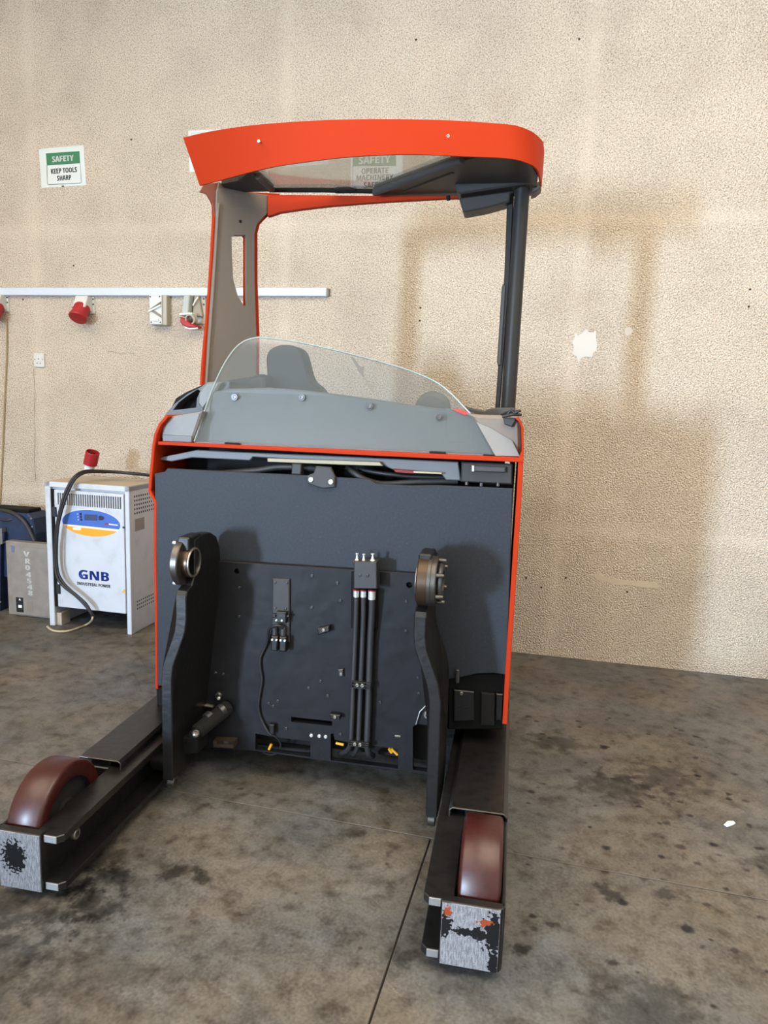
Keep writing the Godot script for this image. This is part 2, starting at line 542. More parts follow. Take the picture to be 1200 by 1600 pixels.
	M.trunking = mat(Color(0.76, 0.80, 0.86), 0.45)
	M.socket_white = mat(Color(0.78, 0.79, 0.775), 0.45)
	M.socket_grey = mat(Color(0.66, 0.64, 0.58), 0.5)
	M.green = mat(Color(0.13, 0.44, 0.29), 0.45)
	M.plaster = mat(Color(0.775, 0.765, 0.735), 0.9)
	# the wall: cream roughcast
	M.wall = grained(mat(Color(0.868, 0.826, 0.765), 0.92, 0.0, 0.25), noise_tex(noise(0.16, 2, 41), 1024, ramp([0.0, 0.22, 0.45, 0.75, 1.0], [Color(0.55, 0.52, 0.49), Color(0.80, 0.78, 0.76), Color(0.93, 0.92, 0.91), Color(1, 0.995, 0.985), Color(1, 1, 1)])), noise_tex(noise(0.15, 3, 42), 1024, null, 9.0), 1.6, 0.8, true)
	M.wall.detail_enabled = true
	M.wall.detail_blend_mode = BaseMaterial3D.BLEND_MODE_MUL
	M.wall.detail_albedo = noise_tex(noise(0.012, 5, 43), 512, ramp([0.0, 0.35, 0.7, 1.0], [Color(0.93, 0.915, 0.905), Color(0.97, 0.965, 0.96), Color(1, 0.995, 0.985), Color(1, 1, 1)]))
	M.wall.uv2_triplanar = true
	M.wall.uv2_world_triplanar = true
	M.wall.uv2_scale = Vector3.ONE / 3.7
	M.room = mat(Color(0.80, 0.75, 0.68), 0.95)
	M.ceiling = mat(Color(0.78, 0.74, 0.68), 0.95)
	M.floor_skin = mat(Color(1, 1, 1), 0.5, 0.0, 0.42)
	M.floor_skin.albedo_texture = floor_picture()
	M.floor_skin.normal_enabled = true
	M.floor_skin.normal_texture = noise_tex(noise(0.06, 4, 51), 512, null, 2.0)
	M.floor_skin.normal_scale = 0.45
	M.floor_skin.detail_enabled = true
	M.floor_skin.detail_blend_mode = BaseMaterial3D.BLEND_MODE_MUL
	M.floor_skin.detail_uv_layer = BaseMaterial3D.DETAIL_UV_2
	M.floor_skin.detail_albedo = noise_tex(noise(0.02, 6, 53), 1024, ramp([0.0, 0.16, 0.30, 0.46, 0.75, 1.0], [Color(0.5, 0.48, 0.46), Color(0.78, 0.765, 0.75), Color(0.90, 0.89, 0.88), Color(0.98, 0.98, 0.98), Color(1, 1, 1), Color(1, 1, 1)]))
	M.floor_skin.uv2_triplanar = true
	M.floor_skin.uv2_world_triplanar = true
	M.floor_skin.uv2_scale = Vector3.ONE / 1.9
	M.taupe_dark = grained(mat(Color(0.43, 0.395, 0.355), 0.55), null, noise_tex(noise(0.2, 2, 10), 256, null, 3.0), 0.12, 0.25)
	M.nose_l = mat(Color(1, 1, 1), 0.38, 0.65)
	M.nose_l.albedo_texture = worn_plate(61, [[0.36, 0.42, 0.26, 0.26], [0.45, 0.52, 0.14, 0.16]], [])
	M.nose_r = mat(Color(1, 1, 1), 0.5, 0.4)
	M.nose_r.albedo_texture = worn_plate(71, [[0.90, 0.38, 0.16, 0.32], [0.65, 0.42, 0.2, 0.10], [0.05, 0.36, 0.12, 0.18], [0.92, 0.86, 0.09, 0.2], [0.4, 0.42, 0.2, 0.06]], [[0.10, 0.14, 0.06, 0.07], [0.74, 0.22, 0.12, 0.05]])
	M.flange_end = mat(Color(0.62, 0.62, 0.62), 0.4, 0.6)
	M.wall.detail_uv_layer = BaseMaterial3D.DETAIL_UV_2
	M.joint = mat(Color(0.17, 0.155, 0.14), 0.95)

# ---------------------------------------------------------------- the place
func _ready():
	var cam := Camera3D.new()
	cam.name = "camera"
	cam.position = Vector3(0.61, 1.35, 2.25)
	cam.rotation = Vector3(-0.15184, 0.17942, 0.03630)
	cam.fov = 72.5532
	cam.near = 0.05
	add_child(cam)
	cam.current = true
	var we := WorldEnvironment.new()
	we.name = "environment"
	var env := Environment.new()
	var sky := Sky.new()
	var psm := ProceduralSkyMaterial.new()
	psm.sky_top_color = Color(0.45, 0.62, 0.88)
	psm.sky_horizon_color = Color(0.80, 0.86, 0.92)
	psm.ground_bottom_color = Color(0.55, 0.52, 0.47)
	psm.ground_horizon_color = Color(0.75, 0.75, 0.73)
	sky.sky_material = psm
	env.background_mode = Environment.BG_SKY
	env.sky = sky
	env.background_energy_multiplier = 1.0
	env.tonemap_mode = Environment.TONE_MAPPER_LINEAR
	env.tonemap_exposure = 1.0
	env.sdfgi_enabled = true
	env.ssao_enabled = true
	env.ssil_enabled = true
	we.environment = env
	add_child(we)
	# daylight through the open hatch, in the left wall, well behind the camera
	var day := AreaLight3D.new()
	day.name = "hatch_daylight"
	day.position = Vector3(-4.34, 1.3, 7.9)
	day.rotation.y = -PI / 2
	day.area_size = Vector2(1.0, 1.3)
	day.light_color = Color(0.775, 0.88, 1.0)
	day.light_energy = 215.0
	day.shadow_enabled = true
	day.area_range = 30.0
	day.area_attenuation = 2.0
	add_child(day)
	materials()
	room()
	truck()
	charger()
	boxes_at_left()
	wall_things()

func added_fill_panel(ceil: Node3D, at: Vector3, size := Vector2(2.4, 1.6), energy := 22.0):   # unseen warm glowing panel, added to fill the shadows
	var t := Node3D.new()
	t.name = "added_fill_light"
	ceil.add_child(t, true)
	t.position = at
	var glow := mat(Color(0.95, 0.9, 0.8), 0.5)
	glow.emission_enabled = true
	glow.emission = Color(1.0, 0.925, 0.815)
	glow.emission_energy_multiplier = 1.2
	bx("fill_diffuser", Vector3(-size.x / 2, -0.03, -size.y / 2), Vector3(size.x / 2, 0.0, size.y / 2), glow, t, 0.004)
	var f := B.new()
	for s in [-1, 1]:
		f.box(Vector3(s * size.x / 2, -0.05, -size.y / 2 - 0.04), Vector3(s * (size.x / 2 + 0.04), 0.0, size.y / 2 + 0.04))
		f.box(Vector3(-size.x / 2, -0.05, s * size.y / 2), Vector3(size.x / 2, 0.0, s * (size.y / 2 + 0.04)))
	obj("frame", f, M.white, t)
	var l := AreaLight3D.new()
	l.name = "added_fill_glow"
	l.position = Vector3(0, -0.06, 0)
	l.rotation.x = -PI / 2
	l.area_size = size
	l.light_color = Color(1.0, 0.925, 0.815)
	l.light_energy = energy
	l.shadow_enabled = true
	l.area_range = 30.0
	l.area_attenuation = 2.0
	t.add_child(l)

func room():
	# floor: cast slabs with sawn joints between them
	var fl := Node3D.new()
	fl.name = "floor"
	add_child(fl)
	fl.set_meta("kind", "structure")
	fl.set_meta("label", "stained grey concrete floor with sawn joints")
	var j0 := [Vector2(-0.4337, 0.1721), Vector2(0.4304, 0.2211)]   # the crosswise joint
	var j1 := [Vector2(0.6764, 0.2372), Vector2(1.3998, 0.2831)]
	var jl := [Vector2(0.4284, 0.0772), Vector2(0.3936, 0.599), Vector2(0.3643, 0.9058)]   # the lengthwise joint
	var g := 0.0025
	var d: Vector2 = (jl[2] - jl[0]).normalized()
	var dj: Vector2 = (j1[1] - j0[0]).normalized()
	var at_left: Vector2 = j0[1] + dj * (-6.6)
	var at_right: Vector2 = j0[1] + dj * 4.6
	var cr: Vector2 = j0[1]
	var near: Vector2 = cr + d * 10.0
	var off := Vector2(d.y, -d.x) * g
	if off.x < 0: off = -off
	var dz := Vector2(0, g * 0.6)
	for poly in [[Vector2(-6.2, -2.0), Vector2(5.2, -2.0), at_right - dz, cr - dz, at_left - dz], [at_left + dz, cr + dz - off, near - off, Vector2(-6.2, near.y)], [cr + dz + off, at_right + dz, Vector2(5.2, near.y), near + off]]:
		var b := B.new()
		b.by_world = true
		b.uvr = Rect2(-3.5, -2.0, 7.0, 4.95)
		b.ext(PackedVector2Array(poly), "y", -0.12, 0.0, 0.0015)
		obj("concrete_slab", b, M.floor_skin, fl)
	bx("joint_bed", Vector3(-6.2, -0.2, -2.0), Vector3(5.2, -0.0075, 10.2), M.joint, fl)
	# walls and ceiling
	var w := B.new()
	w.box(Vector3(-7.2, -0.2, -0.2), Vector3(4.6, 4.3, 0.0), 0.0)
	var wb := struct("wall_back", w, M.wall, "cream roughcast wall behind the truck")
	wb.position = WALL_AT
	wb.rotation.y = WALL_TURN
	wall_marks(wb)
	var side := B.new()
	side.box(Vector3(-4.6, -0.2, -2.2), Vector3(-4.4, 4.3, 7.4), 0.0)
	side.box(Vector3(-4.6, -0.2, 8.4), Vector3(-4.4, 4.3, 10.2), 0.0)
	side.box(Vector3(-4.6, 1.95, 7.4), Vector3(-4.4, 4.3, 8.4), 0.0)
	side.box(Vector3(-4.6, -0.2, 7.4), Vector3(-4.4, 0.65, 8.4), 0.0)
	struct("wall_left", side, M.room)
	side = B.new()
	side.box(Vector3(5.0, -0.2, -2.2), Vector3(5.2, 4.3, 10.2), 0.0)
	struct("wall_right", side, M.room)
	var fr := B.new()
	fr.box(Vector3(-4.6, -0.2, 10.0), Vector3(5.2, 4.3, 10.2), 0.0)
	struct("wall_front", fr, M.room)
	var ce := B.new()
	ce.box(Vector3(-4.6, 4.2, -2.3), Vector3(5.2, 4.4, 10.2), 0.0)
	var ceil := struct("ceiling", ce, M.ceiling)
	added_fill_panel(ceil, Vector3(1.9, 4.19, 1.6), Vector2(3.4, 3.0), 16.5)
	added_fill_panel(ceil, Vector3(-2.4, 4.19, 1.9), Vector2(3.4, 3.0), 11.0)

func wall_marks(wb: Node3D):
	for h in [Vector2(-3.1059, 1.9141), Vector2(-2.3449, 2.806), Vector2(-0.7012, 3.2196), Vector2(0.1174, 3.1664), Vector2(-2.7451, 2.1127), Vector2(-0.0419, 2.6977), Vector2(1.0191, 1.977), Vector2(1.022, 1.8948), Vector2(-0.6183, 1.879), Vector2(-0.6188, 1.8115), Vector2(0.0394, 0.4324), Vector2(0.2516, 0.4515), Vector2(0.1259, 0.3857), Vector2(0.5765, 0.4028)]:
		var b := B.new()
		b.lathe([Vector2(0.0055, 0.0), Vector2(0.0045, 0.0012), Vector2(0, 0.0004)], Transform3D(B.frame(Vector3.BACK), Vector3(h.x, h.y, 0)), 12)
		obj("drill_hole", b, M.joint, wb)
	var p := [Vector2(0.1981, 1.7579), Vector2(0.2184, 1.7452), Vector2(0.237, 1.7551), Vector2(0.2577, 1.7781), Vector2(0.2717, 1.7621), Vector2(0.2911, 1.7591), Vector2(0.3095, 1.769), Vector2(0.3088, 1.7367), Vector2(0.318, 1.7013), Vector2(0.3174, 1.6689), Vector2(0.3022, 1.6588), Vector2(0.2978, 1.6327), Vector2(0.2652, 1.6385), Vector2(0.2434, 1.6283), Vector2(0.2327, 1.5985), Vector2(0.2201, 1.6376), Vector2(0.1964, 1.6502), Vector2(0.204, 1.6798), Vector2(0.1918, 1.7122), Vector2(0.2033, 1.732)]
	slab("filler_patch", p, "z", -0.002, 0.0015, M.plaster, wb, 0.0006)
	p = [Vector2(0.3943, 0.4821), Vector2(0.4199, 0.4951), Vector2(0.4514, 0.4765), Vector2(0.5117, 0.4678), Vector2(0.5877, 0.464), Vector2(0.646, 0.4693), Vector2(0.7077, 0.4679), Vector2(0.7546, 0.4477), Vector2(0.7233, 0.4377), Vector2(0.6522, 0.4347), Vector2(0.5895, 0.443), Vector2(0.5212, 0.4331), Vector2(0.4668, 0.4495), Vector2(0.4059, 0.4618)]
	slab("filler_patch", p, "z", -0.002, 0.0012, mat(Color(0.76, 0.71, 0.63), 0.9), wb, 0.0005)
	p = [Vector2(0.4504, 1.7836), Vector2(0.4686, 1.7902), Vector2(0.4884, 1.7777), Vector2(0.484, 1.7553), Vector2(0.463, 1.7454), Vector2(0.4491, 1.7612)]
	slab("filler_patch", p, "z", -0.002, 0.0012, M.plaster, wb, 0.0005)
	# a hairline scar below the wall socket
	pipe("wall_crack", [Vector3(-3.0477, 1.493, 0.0005), Vector3(-3.0501, 1.4419, 0.0005), Vector3(-3.0445, 1.3631, 0.0005), Vector3(-3.0546, 1.2435, 0.0005), Vector3(-3.0573, 1.0829, 0.0005), Vector3(-3.0694, 0.9199, 0.0005), Vector3(-3.066, 0.7889, 0.0005)], 0.0016, mat(Color(0.45, 0.40, 0.34), 0.9), wb, 5)
	pipe("wall_crack", [Vector3(-2.5295, 1.6121, 0.0004), Vector3(-2.4861, 1.6091, 0.0004), Vector3(-2.4346, 1.5988, 0.0004), Vector3(-2.3914, 1.6072, 0.0004), Vector3(-2.3487, 1.6005, 0.0004)], 0.0012, mat(Color(0.5, 0.45, 0.4), 0.9), wb, 5)
	# a chip of plaster lying at the foot of the wall
	var c := B.new()
	var q := [Vector2(1.3817, -0.082), Vector2(1.398, -0.1046), Vector2(1.4196, -0.1099), Vector2(1.4227, -0.0995), Vector2(1.4064, -0.0843), Vector2(1.3892, -0.0728)]
	c.ext(PackedVector2Array(q), "y", 0.0, 0.007, 0.002)
	tag(obj("plaster_chip", c, M.white), "small white chip of plaster lying on the floor right of the truck", "chip")

func truck():
	var t := thing("reach_truck", "orange and black reach truck without its mast, two wheeled legs towards the viewer", "reach truck")
	chassis(t)
	cab(t)
	guard(t)
	mast_seat(t)
	leg(t, -1.0, -0.500, -0.572, -0.690)
	leg(t, 1.0, 0.465, 0.528, 0.660)

func chassis(t: Node3D):
	# hull behind the front plate
	var b := B.new()
	b.box(Vector3(-0.60, 0.42, -0.03), Vector3(0.62, 1.02, -1.22), 0.01)
	b.box(Vector3(-0.58, 0.12, -0.30), Vector3(0.60, 0.42, -1.15), 0.01)
	b.box(Vector3(-0.60, 1.0, -0.24), Vector3(0.62, 1.20, -1.22), 0.01)
	obj("hull", b, M.dark, t)
	# front plate with stepped top edge
	var fp := slab("front_plate", [Vector2(-0.6212, 1.0841), Vector2(-0.5824, 1.0929), Vector2(-0.5726, 1.1047), Vector2(-0.0871, 1.1071), Vector2(0.1476, 1.1059), Vector2(0.1706, 1.0927), Vector2(0.2839, 1.0923), Vector2(0.3741, 1.0984), Vector2(0.6167, 1.1018), Vector2(0.6361, 0.4793), Vector2(0.5898, 0.4809), Vector2(0.5372, 0.473), Vector2(0.489, 0.4564), Vector2(0.3127, 0.4049), Vector2(-0.6228, 0.2999)], "z", -0.018, 0.0, M.blue_grey, t, 0.003)
	var lb := slab("bracket", [Vector2(-0.0647, 1.1073), Vector2(-0.0404, 1.1172), Vector2(-0.032, 1.1413), Vector2(0.0188, 1.1396), Vector2(0.035, 1.1083), Vector2(0.0337, 1.0739), Vector2(-0.006, 1.0673), Vector2(-0.0597, 1.0816)], "z", -0.004, 0.012, M.frame, fp, 0.003)
	for p in [Vector3(-0.0475, 1.0953, 0.012), Vector3(0.021, 1.0916, 0.012)]: bolt("screw", p, 0.0085, 0.006, M.zinc, fp)
	# lower block beside the right leg
	slab("lower_block", [Vector2(0.4383, 0.4841), Vector2(0.4876, 0.453), Vector2(0.5365, 0.4674), Vector2(0.6319, 0.4755), Vector2(0.6355, 0.2778), Vector2(0.4497, 0.2545)], "z", -0.30, -0.02, M.dark, t, 0.004)
	var lp := slab("cover_plate", [Vector2(0.4631, 0.4061), Vector2(0.5321, 0.4071), Vector2(0.5377, 0.3049), Vector2(0.4689, 0.2919)], "z", -0.02, -0.005, M.black, t, 0.003)
	bolt("bolt", Vector3(0.4895, 0.3977, -0.005), 0.006, 0.006, M.bolt, lp)
	for p in [Vector3(0.4877, 0.3495, -0.005), Vector3(0.5095, 0.3474, -0.005)]: bolt("bolt", p, 0.005, 0.002, M.slot, lp)
	slab("cover_plate", [Vector2(0.5557, 0.4057), Vector2(0.6004, 0.4063), Vector2(0.6049, 0.2953), Vector2(0.56, 0.292)], "z", -0.02, -0.004, M.void_dark, t, 0.003)
	slab("cover_plate", [Vector2(0.6045, 0.409), Vector2(0.6277, 0.4094), Vector2(0.6292, 0.3166), Vector2(0.608, 0.314)], "z", -0.02, -0.004, M.black, t, 0.003)
	rod("hinge_pin", Vector3(0.4732, 0.4856, 0.01), Vector3(0.4734, 0.4406, 0.01), 0.008, M.bolt_dark, t)
	# left lower block
	slab("lower_block", [Vector2(-0.6385, 0.3199), Vector2(-0.4188, 0.3245), Vector2(-0.4192, 0.0828), Vector2(-0.632, 0.0552)], "z", -0.30, -0.02, M.dark, t, 0.004)
	# side panels: thin orange skirts running back along the truck
	var line := [Vector2(-0.5722, 1.2906), Vector2(-0.6018, 1.2587), Vector2(-0.6191, 1.2227), Vector2(-0.6283, 1.1756), Vector2(-0.6334, 1.1285), Vector2(-0.6456, 1.0217), Vector2(-0.6347, 0.9996), Vector2(-0.624, 0.982), Vector2(-0.6278, 0.8088), Vector2(-0.6264, 0.5724), Vector2(-0.6281, 0.2894)]
	side_skirt(t, line, 0.011, 1.0)
	line = [Vector2(0.6156, 1.3275), Vector2(0.628, 1.318), Vector2(0.6373, 1.2964), Vector2(0.6431, 1.2224), Vector2(0.6438, 1.1961), Vector2(0.6453, 1.0963), Vector2(0.6457, 0.9029), Vector2(0.6459, 0.6892), Vector2(0.6459, 0.4915), Vector2(0.6478, 0.307)]
	side_skirt(t, line, 0.016, -1.0)
	# the orange ledge over the recess
	slab("front_trim", [Vector2(-0.6029, 1.197), Vector2(-0.2451, 1.1979), Vector2(0.1096, 1.1995), Vector2(0.4049, 1.2), Vector2(0.6435, 1.2014), Vector2(0.6444, 1.1873), Vector2(0.4056, 1.1856), Vector2(0.1101, 1.1848), Vector2(-0.245, 1.186), Vector2(-0.603, 1.1859)], "z", -0.25, 0.004, M.orange, t, 0.0015)
	# recess: grey cover, bars, hoses, grab box
	bx("recess_back", Vector3(-0.60, 1.02, -0.26), Vector3(0.62, 1.19, -0.22), M.void_dark, t)
	slab("recess_cover", [Vector2(-0.6502, 1.1309), Vector2(-0.4862, 1.1706), Vector2(-0.3477, 1.1704), Vector2(0.0316, 1.1732), Vector2(0.4348, 1.1739), Vector2(0.4464, 1.1131), Vector2(0.3978, 1.1126), Vector2(0.382, 1.1309), Vector2(0.2963, 1.1328), Vector2(0.2137, 1.1392), Vector2(0.1804, 1.1525), Vector2(-0.277, 1.156), Vector2(-0.2886, 1.1432), Vector2(-0.5032, 1.1427), Vector2(-0.5814, 1.1252)], "z", -0.07, -0.05, mat(Color(0.43, 0.43, 0.435), 0.5), t, 0.003)
	slab("clamp_bar", [Vector2(-0.2172, 1.1558), Vector2(0.037, 1.1608), Vector2(0.1752, 1.1623), Vector2(0.1865, 1.1501), Vector2(0.0374, 1.1468), Vector2(-0.216, 1.1438)], "z", -0.05, -0.03, M.beige, t, 0.002)
	slab("clamp_bar", [Vector2(0.2903, 1.1384), Vector2(0.3837, 1.1381), Vector2(0.384, 1.1328), Vector2(0.2906, 1.1321)], "z", -0.045, -0.03, M.beige, t, 0.001)
	slab("label_strip", [Vector2(0.2215, 1.1412), Vector2(0.2903, 1.1395), Vector2(0.2907, 1.13), Vector2(0.2305, 1.131)], "z", -0.045, -0.03, M.red_dull, t, 0.001)
	pipe("recess_hose", curve([Vector3(-0.5084, 1.0825, -0.06), Vector3(-0.3831, 1.0946, -0.05), Vector3(-0.2649, 1.1098, -0.05), Vector3(-0.1905, 1.1248, -0.05), Vector3(-0.1214, 1.1284, -0.05), Vector3(-0.0404, 1.1243, -0.07)]), 0.011, M.rubber, t)
	pipe("recess_hose", curve([Vector3(0.0521, 1.1319, -0.09), Vector3(0.0821, 1.1214, -0.05), Vector3(0.1249, 1.1008, -0.04), Vector3(0.1893, 1.0882, -0.05), Vector3(0.2963, 1.0996, -0.06), Vector3(0.4337, 1.1073, -0.08)]), 0.010, M.rubber, t)
	pipe("recess_hose", curve([Vector3(0.0907, 1.1295, -0.09), Vector3(0.1863, 1.1217, -0.06), Vector3(0.2942, 1.1158, -0.07), Vector3(0.4216, 1.1186, -0.09)]), 0.008, M.cable, t)
	slab("hose_clip", [Vector2(-0.1256, 1.1436), Vector2(-0.0917, 1.1432), Vector2(-0.0933, 1.1061), Vector2(-0.1273, 1.1064)], "z", -0.06, -0.02, M.frame, t, 0.003)
	var gb := slab("grab_box", [Vector2(0.4474, 1.1767), Vector2(0.6109, 1.1787), Vector2(0.6131, 1.1129), Vector2(0.4488, 1.1121)], "z", -0.10, -0.02, M.frame, t, 0.004)
	slab("grip", [Vector2(0.4798, 1.1691), Vector2(0.5895, 1.1686), Vector2(0.5907, 1.1502), Vector2(0.483, 1.1486)], "z", -0.018, -0.004, M.plastic, gb, 0.004)
	slab("grip_pad", [Vector2(0.4822, 1.1686), Vector2(0.4903, 1.169), Vector2(0.4914, 1.1495), Vector2(0.4832, 1.1491)], "z", -0.014, 0.001, M.zinc, gb, 0.002)
	slab("hook", [Vector2(0.5862, 1.1912), Vector2(0.6023, 1.19), Vector2(0.603, 1.1798), Vector2(0.5868, 1.1811)], "z", -0.012, 0.0, M.beige, t, 0.003)
	for p in [Vector3(0.468, 1.1026, -0.02), Vector3(0.5156, 1.1011, -0.02), Vector3(0.5688, 1.1042, -0.02)]: rod("pin", p, p + Vector3(0, 0.012, 0), 0.006, M.bolt_dark, t)

func side_skirt(t: Node3D, line: Array, th: float, s: float):
	var poly := []
	for p in line: poly.append(p)
	for i in line.size():
		var k := line.size() - 1 - i
		var d: Vector2 = (line[mini(k + 1, line.size() - 1)] - line[maxi(k - 1, 0)]).normalized()
		var nn := Vector2(-d.y, d.x)
		if nn.x * s < 0: nn = -nn
		poly.append(line[k] + nn * th * (0.45 if s < 0 and line[k].y > 1.21 else 1.0))
	slab("side_panel", poly, "z", -1.20, 0.002, M.orange, t, 0.002)

func cab(t: Node3D):
	# cowls either side of the windshield
	slab("cowl_facet", [Vector2(-0.5989, 1.1972), Vector2(-0.6047, 1.2115), Vector2(-0.6006, 1.2473), Vector2(-0.5786, 1.2748), Vector2(-0.5593, 1.2865), Vector2(-0.4523, 1.3059), Vector2(-0.4908, 1.1976)], "z", -0.10, -0.02, M.cowl, t, 0.006)
	slab("cowl_lip", [Vector2(-0.5959, 1.221), Vector2(-0.4858, 1.2213), Vector2(-0.4883, 1.1979), Vector2(-0.5962, 1.1976)], "z", -0.02, -0.014, mat(Color(0.36, 0.375, 0.38), 0.5), t, 0.002)
	slab("cowl", [Vector2(-0.6673, 1.23), Vector2(-0.6524, 1.2866), Vector2(-0.6143, 1.3274), Vector2(-0.5615, 1.366), Vector2(-0.5094, 1.3927), Vector2(-0.4884, 1.4092), Vector2(-0.4614, 1.4123), Vector2(-0.3981, 1.4141), Vector2(-0.4098, 1.1993), Vector2(-0.6627, 1.1927)], "z", -0.34, -0.14, mat(Color(0.27, 0.28, 0.275), 0.5), t, 0.001, [PackedVector2Array([Vector2(-0.6209, 1.3041), Vector2(-0.598, 1.3326), Vector2(-0.5653, 1.3567), Vector2(-0.523, 1.3832), Vector2(-0.5131, 1.3766), Vector2(-0.5256, 1.3511), Vector2(-0.5295, 1.3166)])])
	slab("cowl_pocket", [Vector2(-0.6727, 1.2855), Vector2(-0.6384, 1.3483), Vector2(-0.5947, 1.3733), Vector2(-0.5362, 1.3985), Vector2(-0.5287, 1.3777), Vector2(-0.5442, 1.2974)], "z", -0.25, -0.20, M.void_dark, t, 0.002)
	slab("cowl_cap", [Vector2(-0.4917, 1.39), Vector2(-0.4746, 1.4073), Vector2(-0.4432, 1.4116), Vector2(-0.4215, 1.4078), Vector2(-0.448, 1.3645), Vector2(-0.492, 1.3088), Vector2(-0.509, 1.3331), Vector2(-0.5064, 1.3693)], "z", -0.16, -0.11, mat(Color(0.43, 0.44, 0.43), 0.5), t, 0.006)
	slab("cowl", [Vector2(0.4515, 1.333), Vector2(0.4868, 1.3302), Vector2(0.6154, 1.331), Vector2(0.6264, 1.3172), Vector2(0.636, 1.2005), Vector2(0.552, 1.2006), Vector2(0.4732, 1.3153)], "z", -0.26, -0.05, M.taupe, t, 0.010)
	var f := B.new()
	var q := [Vector3(0.4863, 1.3076, -0.045), Vector3(0.5304, 1.2909, -0.046), Vector3(0.6041, 1.2529, -0.046), Vector3(0.6315, 1.2043, -0.02), Vector3(0.5548, 1.2027, -0.02)]
	for k in range(1, 4): f.tri(q[0], q[k], q[k + 1], Vector3(0, 0.4, 1))
	for k in 5: f.tri(q[k], q[(k + 1) % 5], q[0] * 0.3 + q[3] * 0.7 - Vector3(0, 0, 0.06), Vector3(0, 0, -1))
	obj("cowl_facet", f, M.cowl, t)
	slab("cowl_ridge", [Vector2(0.425, 1.3578), Vector2(0.4498, 1.352), Vector2(0.5035, 1.3419), Vector2(0.5162, 1.35), Vector2(0.5444, 1.3554), Vector2(0.6032, 1.3576), Vector2(0.6245, 1.33), Vector2(0.4564, 1.3125)], "z", -0.40, -0.22, mat(Color(0.24, 0.235, 0.225), 0.6), t, 0.004)
	# mirror clamp at the foot of the post
	var mc := slab("post_clamp", [Vector2(0.5713, 1.3254), Vector2(0.6118, 1.3249), Vector2(0.6124, 1.3148), Vector2(0.6015, 1.295), Vector2(0.5767, 1.3031)], "z", -0.10, -0.035, M.plastic, t, 0.004)
	for l in [[Vector3(0.566, 1.333, -0.08), Vector3(0.5905, 1.3444, -0.03), Vector3(0.6263, 1.3477, -0.03)], [Vector3(0.5693, 1.3274, -0.03), Vector3(0.5991, 1.3347, -0.02), Vector3(0.6291, 1.3357, -0.03)], [Vector3(0.5832, 1.332, -0.03), Vector3(0.5961, 1.3507, -0.03), Vector3(0.6069, 1.339, -0.02), Vector3(0.6241, 1.3497, -0.02)]]: pipe("cable_strand", l, 0.0045, M.cable, mc, 8)
	# grey shroud, the glass screen bolted in front of it
	slab("dash_shroud", [Vector2(-0.515, 1.1929), Vector2(-0.4709, 1.2939), Vector2(-0.4371, 1.3752), Vector2(-0.3706, 1.3883), Vector2(-0.2305, 1.3959), Vector2(-0.1158, 1.3918), Vector2(-0.0027, 1.3826), Vector2(0.1306, 1.3699), Vector2(0.2617, 1.3554), Vector2(0.3903, 1.3432), Vector2(0.4644, 1.3334), Vector2(0.48, 1.3153), Vector2(0.5514, 1.199)], "z", -0.12, -0.075, M.shroud, t, 0.006)
	slab("shroud_label", [Vector2(0.3838, 1.3471), Vector2(0.4768, 1.3359), Vector2(0.4759, 1.2397), Vector2(0.3894, 1.2337)], "z", -0.078, -0.0742, mat(Color(0.37, 0.385, 0.385), 0.4), t, 0.0005)
	slab("shroud_foot", [Vector2(-0.486, 1.2007), Vector2(-0.3746, 1.2035), Vector2(-0.212, 1.2021), Vector2(0.1019, 1.2036), Vector2(0.4015, 1.204), Vector2(0.5503, 1.2049), Vector2(0.5506, 1.1998), Vector2(0.1021, 1.1972), Vector2(-0.4861, 1.1951)], "z", -0.05, -0.03, M.cowl, t, 0.001)
	for p in [[Vector2(-0.368, 1.2042), Vector2(-0.3144, 1.2045), Vector2(-0.3143, 1.1935), Vector2(-0.368, 1.1932)], [Vector2(0.3416, 1.207), Vector2(0.3939, 1.2073), Vector2(0.3944, 1.197), Vector2(0.3421, 1.1965)], [Vector2(0.5159, 1.2049), Vector2(0.5526, 1.2046), Vector2(0.553, 1.1985), Vector2(0.5162, 1.1987)]]: slab("screen_foot", p, "z", -0.045, -0.018, M.void_dark, t, 0.001)
	var out := [Vector2(-0.4814, 1.2013), Vector2(-0.4689, 1.2523), Vector2(-0.4551, 1.3124), Vector2(-0.4358, 1.3861), Vector2(-0.4129, 1.4514), Vector2(-0.3881, 1.5012), Vector2(-0.3615, 1.5366), Vector2(-0.3286, 1.5585), Vector2(-0.2873, 1.5683)]
	out = curve(out, 3)
	var top := curve([Vector2(-0.2873, 1.5683), Vector2(-0.1793, 1.5603), Vector2(-0.0627, 1.5406), Vector2(0.0749, 1.512), Vector2(0.1651, 1.4904), Vector2(0.254, 1.4671), Vector2(0.3447, 1.4316), Vector2(0.396, 1.3965), Vector2(0.4365, 1.3594), Vector2(0.4656, 1.3325)], 3)
	var edge := out + top.slice(1) + [Vector2(0.4814, 1.3146), Vector2(0.5526, 1.2045), Vector2(0.1041, 1.201), Vector2(-0.2084, 1.2005)]
	var sb := B.new()
	sb.ext(PackedVector2Array(edge), "z", -0.026, -0.020, 0.001)
	var ws := obj("windshield", sb, M.glass, t)
	for m in [sb]:
		for k in m.v.size():
			m.v[k].z -= 0.28 * (m.v[k].y - 1.2)
			m.n[k] = (m.n[k] + Vector3(0, 0.28 * m.n[k].z, 0)).normalized()
	ws.mesh = sb.mesh()
	var rim := []
	for p in out + top.slice(1): rim.append(Vector3(p.x, p.y, -0.023 - 0.28 * (p.y - 1.2)))
	pipe("edge_trim", rim, 0.0032, M.edge, ws, 6)
